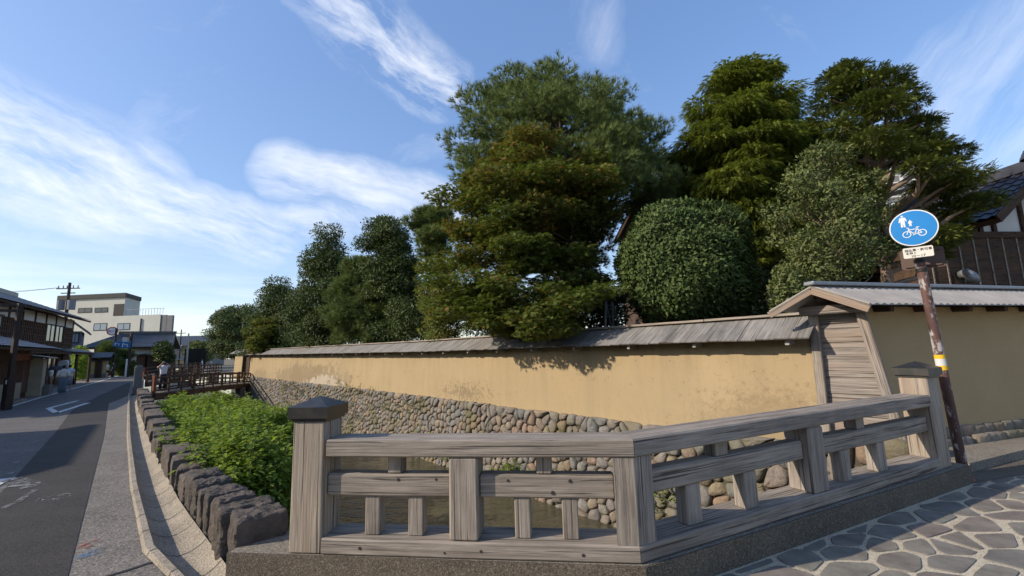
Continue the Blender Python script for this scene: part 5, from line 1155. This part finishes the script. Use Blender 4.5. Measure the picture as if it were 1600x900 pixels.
for e0 in (-.35, W7+.5): tiles(f7(e0, -.6, zg-.05), f7(e0, 8, zg-.05), f7(axm, 8, zap+.05), f7(axm, -.6, zap+.05), 22, 8, 'roof', M['bluetile'], h7, .05); MB().slab([f7(e0, -.55, zg-.1), f7(e0, 8, zg-.1), f7(axm, 8, zap), f7(axm, -.55, zap)], .12).build('roof_boarding', M['board'], h7)
f7.box(.6, 1.8, -.04, -.003, 0, 2.6).build('pale_panel', M['white'], h7)
q0, q1 = aty(1150, 450, 13.8), aty(1450, 450, 14.2); f8 = FR(q0, q1-q0); W8 = np.linalg.norm((q1-q0)[:2]); h8 = E('tiled_wing', f8(3, 2, 0), 'low wing with blue black tiled roof glimpsed through the conifers', 'house')
ze, zr = zpx(1230, 425, 13.5), zpx(1300, 352, 16); f8.box(.2, W8, 0, 6, 0, ze+.2).build('wall', M['board'], h8); f8.box(.4, 3, -.03, -.004, .3, ze-.3).build('pale_panel', M['white'], h8)
tiles(f8(-.6, -.9, ze), f8(W8, -.9, ze), f8(W8, 3, zr), f8(-.6, 3, zr), 30, 12, 'roof', M['bluetile'], h8, .05); MB().slab([f8(-.6, -.9, ze-.05), f8(W8, -.9, ze-.05), f8(W8, 3, zr-.05), f8(-.6, 3, zr-.05)], .12).build('roof_boarding', M['board'], h8)
MB().slab([f8(-.6, 6.8, ze), f8(-.6, 3, zr), f8(W8, 3, zr), f8(W8, 6.8, ze)], .12).build('rear_roof', M['bluetile'], h8)
q0, q1 = aty(1395, 450, 85), aty(1512, 450, 82); f9 = FR(q0, q1-q0); W9 = np.linalg.norm((q1-q0)[:2]); h9 = E('apartment_block', f9(5, 5, 0), 'white apartment block with rows of balconies far behind the conifer', 'building')
zt = zpx(1490, 212, 82); f9.box(0, W9, 0, 14, 0, zt).build('wall', M['white'], h9)
for k in range(10):
    z = zt-2.6-k*2.9
    if z < 3: break
    for a in np.arange(.6, W9-1.4, 2.0): w = f9.box(a, a+1.3, -.05, -.004, z-.3, z+1.2).build('window', M['greywall'], h9)
    f9.box(-.1, W9+.1, -.9, -.06, z-.55, z-.35).build('balcony', M['white'], h9)
# dark board fence that closes the garden behind the wall
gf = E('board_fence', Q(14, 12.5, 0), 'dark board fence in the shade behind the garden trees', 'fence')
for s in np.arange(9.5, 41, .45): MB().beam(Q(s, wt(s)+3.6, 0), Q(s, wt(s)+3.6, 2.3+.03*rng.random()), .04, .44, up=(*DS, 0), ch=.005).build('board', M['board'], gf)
# ================================================================ STREET FURNITURE, BRIDGES, PEOPLE
lp = atz(9.5, 640); lz = .7
lm = E('street_lamp', lp, 'dark brown street lamp with hanging lantern on the far pavement', 'street lamp')
tp = aty(26, 473, 17.0)
MB().beam(lp, lp+np.array([0, 0, 1.2]), .24, .24).build('base', M['brownpole'], lm); MB().beam(lp+np.array([0, 0, 1.2]), np.array([*lp[:2], 4.12]), .15, .15).build('pole', M['brownpole'], lm)
for dz in (0, .22): MB().beam(np.array([lp[0]+.12, lp[1]+.1, 4.05-dz]), np.array([lp[0]-1.3, lp[1]-.9, 4.05-dz]), .10, .10).build('arm', M['brownpole'], lm)
lc = np.array([lp[0]-.55, lp[1]-.38, 3.42]); MB().box(lc+np.array([0, 0, .0]), (.34, .34, .36), .5).build('lantern_glass', flat('lantern_paper', (.55, .55, .52)), lm)
mb = MB().box(lc+np.array([0, 0, .22]), (.46, .46, .07), .5).box(lc+np.array([0, 0, -.20]), (.4, .4, .05), .5)
for a, b in ((-1, -1), (1, -1), (1, 1), (-1, 1)): x_, y_ = .175*a, .175*b; mb.box(lc+np.array([x_*math.cos(.5)-y_*math.sin(.5), x_*math.sin(.5)+y_*math.cos(.5), 0]), (.04, .04, .38), .5)
mb.build('lantern_frame', M['brownpole'], lm); MB().beam(lc+np.array([0, 0, .25]), lc+np.array([0, 0, .5]), .04, .04).build('hanger', M['brownpole'], lm)
MB().box(lp+np.array([.03, -.125, 1.05]), (.1, .01, .16)).build('notice', signwhite, lm)
up_ = aty(95.5, 560, 55); up_[2] = 0; ph = zpx(97, 442, 55)
ul = E('utility_pole', up_, 'utility pole with crossarm and two transformers behind the timber shop house', 'utility pole')
MB().cyl(up_, up_+np.array([0, 0, ph]), .24, .15, 12).build('pole', simple('pole_brown', (.07, .06, .055), None, 4, .8, .1), ul)
for dz, hw_ in ((.75, 1.5), (1.35, .9)): MB().beam(up_+np.array([-hw_*1.1, 0, ph-dz]), up_+np.array([hw_*.9, 0, ph-dz]), .12, .12).build('crossarm', M['darkmetal'], ul)
for k, dx in enumerate((-1.4, -.8, .5, 1.1, -.3)): MB().cyl(up_+np.array([dx, 0, ph-.7]), up_+np.array([dx, 0, ph-.35]), .07, .05, 8).build('insulator', M['greymetal'], ul)
for dx in (-.75, .62): MB().cyl(up_+np.array([dx, -.1, ph-3.5]), up_+np.array([dx, -.1, ph-2.3]), .40, .40, 14).build('transformer', flat('transformer_grey', (.20, .21, .23)), ul)
MB().beam(up_+np.array([-1.4, 0, ph-2.2]), up_+np.array([1.2, 0, ph-2.2]), .1, .1).build('bracket', M['darkmetal'], ul)
for dz, tx in ((.6, 447), (.62, 451)):
    a = up_+np.array([-1.3, 0, ph-dz]); b = aty(-160, tx+3, 42); pts = [a+(b-a)*u-np.array([0, 0, .5*math.sin(u*math.pi)]) for u in np.linspace(0, 1, 9)]
    MB().tube(pts, .018, 5).build('wire', M['darkmetal'], ul)
for (x, y0, Y, h_, lab) in ((280, 560, 95, 0, 'thin dark utility pole far down the canal street'), (292, 572, 75, 0, 'slim grey pole beside the crowd at the far bridge')):
    b = aty(x, 560, Y); b[2] = 0; zt = zpx(x, 515 if x == 280 else 521, Y); e = E('utility_pole', b, lab, 'utility pole'); MB().cyl(b, b+np.array([0, 0, zt]), .16, .1, 8).build('pole', M['greymetal'] if x == 292 else M['darkmetal'], e)
    if x == 280: MB().beam(b+np.array([-1, 0, zt-.8]), b+np.array([1, 0, zt-.8]), .12, .12).build('crossarm', M['darkmetal'], e)
# stone bollard with engraved post look
sb_ = atz(213.5, 615); e = E('stone_post', sb_, 'tall dark square stone post at the corner of the wooden footbridge', 'post')
MB().beam(sb_+np.array([0, 0, -.05]), sb_+np.array([0, 0, 1.42]), .36, .36, up=(*DS, 0), ch=.03).build('shaft', M['graystone'], e); MB().beam(sb_+np.array([0, 0, 1.42]), sb_+np.array([0, 0, 1.50]), .28, .28, up=(*DS, 0), ch=.03).build('head', M['graystone'], e)
M['bridgedeck'] = wood('brown_deck_plank', (.34, .29, .23), (.18, .15, .12), .5)
def footbridge(NL, NR, wid, label, rails=True, nb=10):
    NL = np.array(NL, float); NR = np.array(NR, float); off = np.array([*DS, 0])*wid; e = E('wooden_footbridge', NL, label, 'footbridge', 'wooden footbridges over the canal')
    def pt(u, far, z): return NL+(NR-NL)*u+off*far+np.array([0, 0, z+(.06*math.sin(u*math.pi))])
    n = 14
    for k in range(nb*4): u0, u1 = k/(nb*4), (k+.94)/(nb*4); MB().slab([pt(u0, 0, .0), pt(u1, 0, .0), pt(u1, 1, .0), pt(u0, 1, .0)], .06).build('deck_plank', M['bridgedeck'], e)
    for far in (.03, .97):
        mb = MB()
        for k in range(n): mb.beam(pt(k/n, far, -.22), pt((k+1)/n, far, -.22), .24, .30)
        mb.build('girder', M['bridgewood'], e)
        for z, hh in ((.80, .09), (.46, .07), (.14, .09)):
            mb = MB()
            for k in range(n): mb.beam(pt(k/n, far, z), pt((k+1)/n, far, z), .10, hh)
            mb.build('rail', M['bridgewood'], e)
        for k in range(nb+1):
            MB().beam(pt(k/nb, far, -.05), pt(k/nb, far, .90 if k % 3 == 0 else .78), .14 if k % 3 == 0 else .09, .14 if k % 3 == 0 else .09).build('post', M['redwood'] if k == 0 else M['bridgewood'], e)
    MB().beam(pt(.86, .1, -.3), pt(.86, .1, 0)+np.array([0, 0, -2.4]), .5, .5).build('pier', M['graystone'], e); MB().beam(pt(.86, .9, -.3), pt(.86, .9, 0)+np.array([0, 0, -2.4]), .5, .5).build('pier', M['graystone'], e)
    return pt
NR = ont(391, 598.5, 6.95)
br1 = footbridge(atz(240, 614.5), NR, 2.6, 'wooden footbridge with low brown rails where a man takes a photo')
footbridge(Q(45.5, .2, .05), Q(56.0, 6.3, .35), 2.4, 'second brown footbridge just beyond the one with the photographer'); footbridge(Q(62., 0, .1), Q(70, 5.6, .45), 2.4, 'farthest brown footbridge leading towards the crowd')
M['dimblue'] = flat('weathered_sign_blue', (.02, .12, .30), .6)
# ---- road signs
rs = aty(174.5, 590, 50); rs[2] = 0
e = E('road_sign', rs, 'round red and white sign on a dark pole before the cream building', 'sign')
MB().cyl(rs, rs+np.array([0, 0, zpx(175, 513, 50)]), .10, n=10).build('pole', M['brownpole'], e)
def face_disc(c, r, mat, name, parent, th=.03, n=28):
    v = []
    for q in (0, -th):
        for k in range(n): a = 2*math.pi*k/n; v.append(c+np.array([.72*r*math.cos(a), .69*r*math.cos(a), r*math.sin(a)])+np.array([.69, -.72, 0])*(-q))
    return fix(MB().add(v, [tuple(range(n)), tuple(range(2*n-1, n-1, -1))]+[(i, n+i, n+(i+1) % n, (i+1) % n) for i in range(n)]).build(name, mat, parent))
red = flat('sign_red', (.55, .03, .03)); c_ = aty(175.5, 517.5, 49.8); nsg = np.array([.69, -.72, 0])
rr_ = np.array([.72, .69, 0])
face_disc(c_, .50, red, 'sign_rim', e); f_ = face_disc(c_+nsg*.02, .40, signwhite, 'sign_face', e)
text('通行止', c_+nsg*.055-np.array([0, 0, .10])-rr_*.0, rr_, nsg, .25, red, f_, align='CENTER'); bsl = rr_*.28
bl = aty(199, 590, 50); bl[2] = 0; e = E('street_lamp', bl, 'dark lamp post with hanging lantern beside two blue route signs', 'street lamp'); zt = zpx(199, 520, 50)
MB().beam(bl, bl+np.array([0, 0, zt]), .2, .2).build('pole', M['brownpole'], e); MB().beam(bl+np.array([.1, 0, zt-.1]), bl+np.array([-1.0, 0, zt-.1]), .12, .12).build('arm', M['brownpole'], e)
lc = bl+np.array([-.6, 0, zt-.75]); MB().box(lc, (.45, .45, .6), .3).build('lantern_glass', flat('lantern_pale', (.5, .5, .48)), e); MB().box(lc+np.array([0, 0, .35]), (.6, .6, .1), .3).build('lantern_cap', M['brownpole'], e)
for (x, y, w, h, ar) in ((183.5, 537.5, 10, 8, 'l'), (196, 539, 12, 10, 'r')):
    c_ = aty(x, y, 49.5); e2 = E('direction_sign', c_, ('smaller' if ar == 'l' else 'larger')+' blue sign panel with white arrow on the distant lamp post', 'sign')
    W_ = w/FPX*49.5; H_ = h/FPX*49.5; k = np.array([.9, .43, 0]); n_ = np.array([.43, -.9, 0]); v = [c_+k*a*W_/2+np.array([0, 0, b*H_/2])+n_*q for q in (0, .05) for a, b in ((-1, -1), (1, -1), (1, 1), (-1, 1))]
    p_ = fix(MB().add(v, [(3, 2, 1, 0), (4, 5, 6, 7), (0, 1, 5, 4), (1, 2, 6, 5), (2, 3, 7, 6), (3, 0, 4, 7)]).build('panel', M['dimblue'], e2))
    mb = MB()
    for (p, q, ww) in (((-.25, -.3), (-.25, .25), .06), ((-.25, .25), (.1, .0), .05), ((.2, -.3), (.2, .15), .05)):
        l_ = line((p[0]*W_, p[1]*H_), (q[0]*W_, q[1]*H_), ww); mb.add([c_+k*a+np.array([0, 0, b])+n_*.056 for a, b in l_], [(0, 1, 2, 3)])
    mb.build('arrow', signwhite, p_); MB().beam(c_-n_*.02, np.array([bl[0], bl[1], c_[2]]), .06, .06).build('bracket', M['brownpole'], e2)
wpst = aty(197, 588, 50); wpst[2] = 0; e = E('bollard', wpst, 'pale waist high bollard beside the two waiting people', 'bollard'); MB().cyl(wpst, wpst+np.array([0, 0, 1.9]), .16, .14, 12).build('shaft', signwhite, e); MB().cyl(wpst+np.array([0, 0, 1.9]), wpst+np.array([0, 0, 2.0]), .17, .1, 12).build('head', signwhite, e)
# ---- garden ladder behind the wall
la, lb_ = aty(936, 520, 12.9), aty(947, 471, 12.9); la[2] = .0; e = E('stepladder', la, 'aluminium stepladder leaning under the maple behind the wall', 'ladder')
w_ = np.array([.32, .1, 0])
for o_ in (0, 1): MB().beam(la+w_*o_*1.3, lb_+w_*o_*.6, .035, .07).build('stile', M['greymetal'], e); MB().beam(la+w_*o_*1.3+np.array([.9, .8, 0]), lb_+w_*o_*.6, .035, .06).build('rear_stile', M['greymetal'], e)
for u in np.linspace(.1, .96, 9): p = la+(lb_-la)*u; MB().beam(p, p+w_*(1.3-.7*u), .05, .03).build('rung', M['greymetal'], e)
# ---- greenery across the street
GS = 'street side greenery'
tree('garden_bush', 'bright bamboo like bush at the far corner of the timber shop house', GS, [(545, 118, 130), (560, 112, 136), (588, 113, 134)], 44, 124, 1.2, 8, 34, 130, 'leaf', .24, 'weed', .7, .05, seed=41, cat='bush', br=.02)
tree('garden_tree', 'small dark pine beside the road sign pole', GS, [(535, 164, 180), (550, 155, 182), (575, 168, 184)], 53, 172, 1.3, 8, 30, 90, 'tuft', .4, 'pine', .6, .07, seed=42, br=.03)
tree('garden_tree', 'dark rounded pine between the lamp post and the road sign', GS, [(548, 180, 200), (562, 178, 212), (586, 182, 212)], 55, 192, 1.4, 8, 34, 90, 'tuft', .4, 'pine', .6, .07, seed=43, br=.03)
tree('garden_tree', 'dark green garden tree at the gable of the tiled house', GS, [(535, 248, 262), (548, 243, 270), (562, 244, 272)], 58, 258, 1.5, 8, 34, 120, 'leaf', .32, 'darkbroad', .6, .08, seed=44, br=.03)
tree('garden_tree', 'sunlit hedge like tree far down the canal street', GS, [(536, 298, 325), (548, 292, 330), (560, 292, 332)], 90, 312, 3, 8, 34, 120, 'leaf', .5, 'broad', .6, .12, seed=45, br=.04)
a_, b_ = aty(288, 557, 82), aty(322, 557, 82); ff_ = FR(a_, b_-a_); e = E('dark_fence', a_, 'black board fence far behind the crowd by the bridges', 'fence'); Lf = np.linalg.norm((b_-a_)[:2]); zt = zpx(300, 545, 82)
for k in range(12): ff_.box(Lf*k/12, Lf*(k+.96)/12, 0, .06, 0, zt).build('board', M['darkmetal'], e)
a_, b_ = aty(262, 545, 110), aty(330, 545, 112); ff_ = FR(a_, b_-a_); Lf = np.linalg.norm((b_-a_)[:2]); e = E('far_house', a_, 'far low house with reddish gable end down the canal street', 'house'); z0, z1 = zpx(300, 540, 112), zpx(300, 524, 112)
ff_.box(0, Lf, 0, 8, 0, z0).build('wall', M['greywall'], e); tiles(ff_(-.8, -1, z0), ff_(Lf+.8, -1, z0), ff_(Lf+.5, 4, z1), ff_(-.5, 4, z1), 20, 6, 'roof', M['tile'], e, .06); fix(ff_.box(Lf*.6, Lf, -.06, -.01, z0*.5, z0).build('red_panel', M['redwood'], e))
MB().slab([ff_(-.8, 9, z0), ff_(-.5, 4, z1), ff_(Lf+.5, 4, z1), ff_(Lf+.8, 9, z0)], .15).build('rear_roof', M['tile'], e)
# ---- people
SK = simple('skin', (.50, .33, .25), (.46, .30, .22), 6, .6, 0); HAIR = simple('dark_hair', (.025, .02, .018), None, 20, .5, .3)
def ball(c, a, b, h, n=12, m=8):
    v = [tuple(c+np.array([a*math.cos(2*math.pi*i/n)*math.sin(math.pi*(j+.02)/(m+.04)), b*math.sin(2*math.pi*i/n)*math.sin(math.pi*(j+.02)/(m+.04)), h*math.cos(math.pi*(j+.02)/(m+.04))])) for j in range(m+1) for i in range(n)]
    return v, [(j*n+i, (j+1)*n+i, (j+1)*n+(i+1) % n, j*n+(i+1) % n) for j in range(m) for i in range(n)]
def person(base, face, label, h=1.62, arms=None, top=(.6, .6, .6), bottom=(.03, .03, .035), skirt=None, group=None, kimono=None, stride=.06, hair_bun=False, hat=None):
    base = np.array(base, float); e = E('person', base, label, 'person', group); s = h/1.7; fx = np.array([math.sin(face), math.cos(face), 0]); rx_ = np.array([fx[1], -fx[0], 0]); Z = np.array([0, 0, 1.])
    def P(r_, f_, z): return base+(rx_*r_+fx*f_+Z*z)*s
    V = []; R = []; Ed = []
    def add(p, r_, par=None):
        V.append(tuple(p-base)); R.append(r_*s); i = len(V)-1
        if par is not None: Ed.append((par, i))
        return i
    pel = add(P(0, 0, .93), .125); wa = add(P(0, 0, 1.10), .11, pel); ch_ = add(P(0, .01, 1.30), .125, wa); nb_ = add(P(0, 0, 1.45), .06, ch_); nk = add(P(0, .01, 1.50), .052, nb_); hd_ = add(P(0, .02, 1.585), .085, nk); tp_ = add(P(0, .015, 1.67), .072, hd_); ns = add(P(0, .125, 1.57), .014, hd_)
    for sd_ in (-1, 1):
        add(P(sd_*.095, .01, 1.585), .015, hd_)
        hp = add(P(sd_*.09, 0, .88), .085, pel); kn = add(P(sd_*.10, sd_*stride, .48), .055, hp); an = add(P(sd_*.10, sd_*stride*1.2-.02, .08), .036, kn); add(P(sd_*.11, sd_*stride*1.2+.14, .03), .03, an)
        sh = add(P(sd_*.18, 0, 1.40), .055, ch_); (ex, ef, ez), (hx, hf, hz) = (arms[0 if sd_ < 0 else 1] if arms else ((.23, -.02, 1.14), (.24, .06, .90)))
        el = add(P(sd_*ex, ef, ez), .04, sh); wr = add(P(sd_*hx, hf, hz), .028, el); dv = np.array([hx-ex, hf-ef, hz-ez]); dv /= np.linalg.norm(dv); pm = add(P(sd_*(hx+dv[0]*.06), hf+dv[1]*.06, hz+dv[2]*.06), .026, wr)
        for q, (o1, L_) in enumerate(((-.03, .07), (-.012, .085), (.006, .08), (.024, .065), (.045, .03))):
            add(P(sd_*(hx+dv[0]*(.06+L_)+o1*.5), hf+dv[1]*(.06+L_)+o1, hz+dv[2]*(.06+L_)), .009, pm)
    me = bpy.data.meshes.new('body'); me.from_pydata(V, Ed, []); me.materials.append(SK); o = bpy.data.objects.new('body', me); col.objects.link(o); o.parent = e
    md = o.modifiers.new('skin', 'SKIN'); md.use_smooth_shade = True; md.branch_smoothing = .6
    for i, d_ in enumerate(me.skin_vertices[0].data): d_.radius = (R[i], R[i]); d_.use_root = (i == 0)
    o.modifiers.new('sub', 'SUBSURF').levels = 1; o.modifiers['sub'].render_levels = 2
    def loft(name, rings, mat, n=14):
        v = []; f = []
        for (p, a, b) in rings:
            for k in range(n): an = 2*math.pi*k/n; v.append(P(*p)+(rx_*a*math.cos(an)+fx*b*math.sin(an))*s)
        for i in range(len(rings)-1):
            for k in range(n): f.append((i*n+k, i*n+(k+1) % n, i*n+n+(k+1) % n, i*n+n+k))
        f += [tuple(range(n-1, -1, -1)), tuple((len(rings)-1)*n+k for k in range(n))]; return MB().add(v, f).build(name, mat, e, True)
    tm = flat('garment', top); bm_ = flat('lower_garment', bottom)
    loft('top', [((0, 0, .86), .175, .125), ((0, 0, 1.05), .155, .115), ((0, .01, 1.25), .185, .135), ((0, .005, 1.38), .20, .12), ((0, 0, 1.455), .11, .085), ((0, 0, 1.485), .07, .065)], tm)
    for k, sd_ in enumerate((-1, 1)):
        (ex, ef, ez), (hx, hf, hz) = (arms[k] if arms else ((.23, -.02, 1.14), (.24, .06, .90))); q = .75 if kimono is None else 1.5
        A_, B_ = P(sd_*.17, 0, 1.40), P(sd_*ex, ef, ez); C_ = B_+(P(sd_*hx, hf, hz)-B_)*(.6 if kimono else 0.)
        MB().tube([A_, A_+(B_-A_)*q] if not kimono else [A_, B_, C_], [.075*s, .068*s] if not kimono else [.075*s, .085*s, .11*s], 10).build('sleeve', tm, e, True)
    if kimono:
        loft('kimono_skirt', [((0, 0, .02), .19, .15), ((0, 0, .3), .19, .16), ((0, 0, .7), .19, .16), ((0, 0, .95), .17, .13)], flat('kimono_cloth', kimono)); loft('sash', [((0, 0, .95), .18, .145), ((0, 0, 1.18), .175, .14)], flat('sash_cloth', (.55, .52, .45)))
    elif skirt:
        loft('skirt', [((0, 0, skirt), .20, .16), ((0, 0, .75), .19, .15), ((0, 0, .92), .165, .12)], bm_)
    else:
        for sd_ in (-1, 1): MB().tube([P(sd_*.085, 0, .92), P(sd_*.10, sd_*stride, .48), P(sd_*.10, sd_*stride*1.2-.02, .09)], [.105*s, .08*s, .065*s], 10).build('trouser_leg', bm_, e, True)
        loft('waist', [((0, 0, .82), .17, .13), ((0, 0, .98), .165, .125)], bm_)
    hv, hf_ = ball(P(0, -.04, 1.63), .097*s, .097*s, .102*s); MB().add(hv, hf_).build('hair', HAIR, e, True)
    if hair_bun: hv, hf_ = ball(P(0, -.13, 1.66), .055*s, .055*s, .05*s); MB().add(hv, hf_).build('hair_bun', HAIR, e, True)
    return e, P
lady = atz(96, 614)
person(lady, math.radians(-38), 'woman seen from behind in pale blouse with sash and long blue skirt on the street', 1.58, top=(.62, .60, .56), kimono=(.10, .145, .20), hair_bun=True, group='people on the street')
cmp_ = atz(105.5, 610); pe, PP = person(cmp_, math.radians(-38), 'companion in pale blue under a dark umbrella beside the woman in the long skirt', 1.6, arms=(((.24, .05, 1.15), (.12, .25, 1.25)), ((.23, -.02, 1.14), (.24, .06, .90))), top=(.50, .55, .62), bottom=(.18, .22, .28), skirt=.35, group='people on the street')
uc = aty(92, 571, 28.6); e = E('umbrella', uc, 'open dark umbrella carried above the two women on the street', 'umbrella'); mb = MB(); nU = 12
for i, (r_, z_) in enumerate(((.0, .0), (.22, -.035), (.42, -.12), (.62, -.27))):
    for k in range(nU): a = 2*math.pi*k/nU; mb.v.append(tuple(uc+np.array([r_*math.cos(a), r_*math.sin(a), z_-(.03 if k % 2 and i == 3 else 0)]))); mb.g.append((0, 0, 0))
for i in range(3):
    for k in range(nU): mb.f.append((i*nU+k, i*nU+(k+1) % nU, i*nU+nU+(k+1) % nU, i*nU+nU+k))
mb.build('canopy', flat('umbrella_cloth', (.03, .03, .035)), e); MB().cyl(uc+np.array([0, 0, .06]), uc+np.array([.1, -.1, -.85]), .012, n=6).build('shaft', M['greymetal'], e)
wb_ = aty(96, 590, 33.); wb_[2] = 0; e = E('shop_signboard', wb_, 'round topped white signboard standing outside the timber shop house', 'signboard'); qq = [(-.3, 1.35), (.3, 1.35), (.31, 1.7), (.22, 1.88), (.07, 1.95), (-.1, 1.95), (-.25, 1.87), (-.31, 1.68)]
v = [wb_+np.array([x, .25*x+q, z]) for q in (0, .06) for x, z in qq]; fix(MB().add(v, [tuple(range(8)), tuple(range(15, 7, -1))]+[(i, 8+i, 8+(i+1) % 8, (i+1) % 8) for i in range(8)]).build('board', signwhite, e)); MB().beam(wb_+np.array([0, .1, 0]), wb_+np.array([0, .1, 1.6]), .06, .06).build('stand', M['darkmetal'], e)
st_ = aty(79, 590, 31.); st_[2] = 0; person(st_, math.radians(60), 'person in white top standing at the shop entrance behind the umbrella', 1.5, top=(.6, .58, .55), bottom=(.25, .16, .10), group='people on the street')
cA = atz(167, 590.5); person(cA, math.radians(-120), 'woman in white top and black shorts waiting by the low ochre wall', 1.62, top=(.66, .66, .68), bottom=(.02, .02, .022), skirt=.62, group='people on the street')
cB = atz(176, 590.3); person(cB, math.radians(-110), 'person all in black waiting beside the woman in white', 1.68, top=(.02, .02, .022), bottom=(.02, .02, .022), group='people on the street')
mp = br1(.06, .42, 0.); MU = (((.30, .12, 1.42), (.10, .22, 1.58)), ((.28, .14, 1.36), (.12, .24, 1.55)))
pe, PP = person(mp, math.radians(140), 'man in white shirt and dark shorts on the footbridge raising a camera to his eye', 1.66, arms=MU, top=(.68, .68, .70), bottom=(.02, .02, .025), group='people on the street')
cpt = PP(0, .27, 1.585); e = E('camera', cpt, 'small black camera held up by the man on the footbridge', 'camera'); MB().box(cpt, (.14, .07, .09), math.radians(-140)).build('camera_body', M['darkmetal'], e); MB().cyl(cpt+np.array([.02, -.03, 0]), cpt+np.array([.07, -.09, 0]), .035, n=10).build('lens', M['darkmetal'], e)
fp = aty(315, 575, 60.); fp[2] = .1; person(fp, math.radians(60), 'person in a long white dress far off near the farthest footbridge', 1.6, top=(.62, .66, .68), bottom=(.5, .56, .58), skirt=.1, group='people on the street')
fp = aty(329, 577, 64.); fp[2] = .1; person(fp, math.radians(200), 'person in pale clothes at the right of the far group', 1.5, top=(.62, .58, .55), bottom=(.3, .3, .32), group='people on the street')
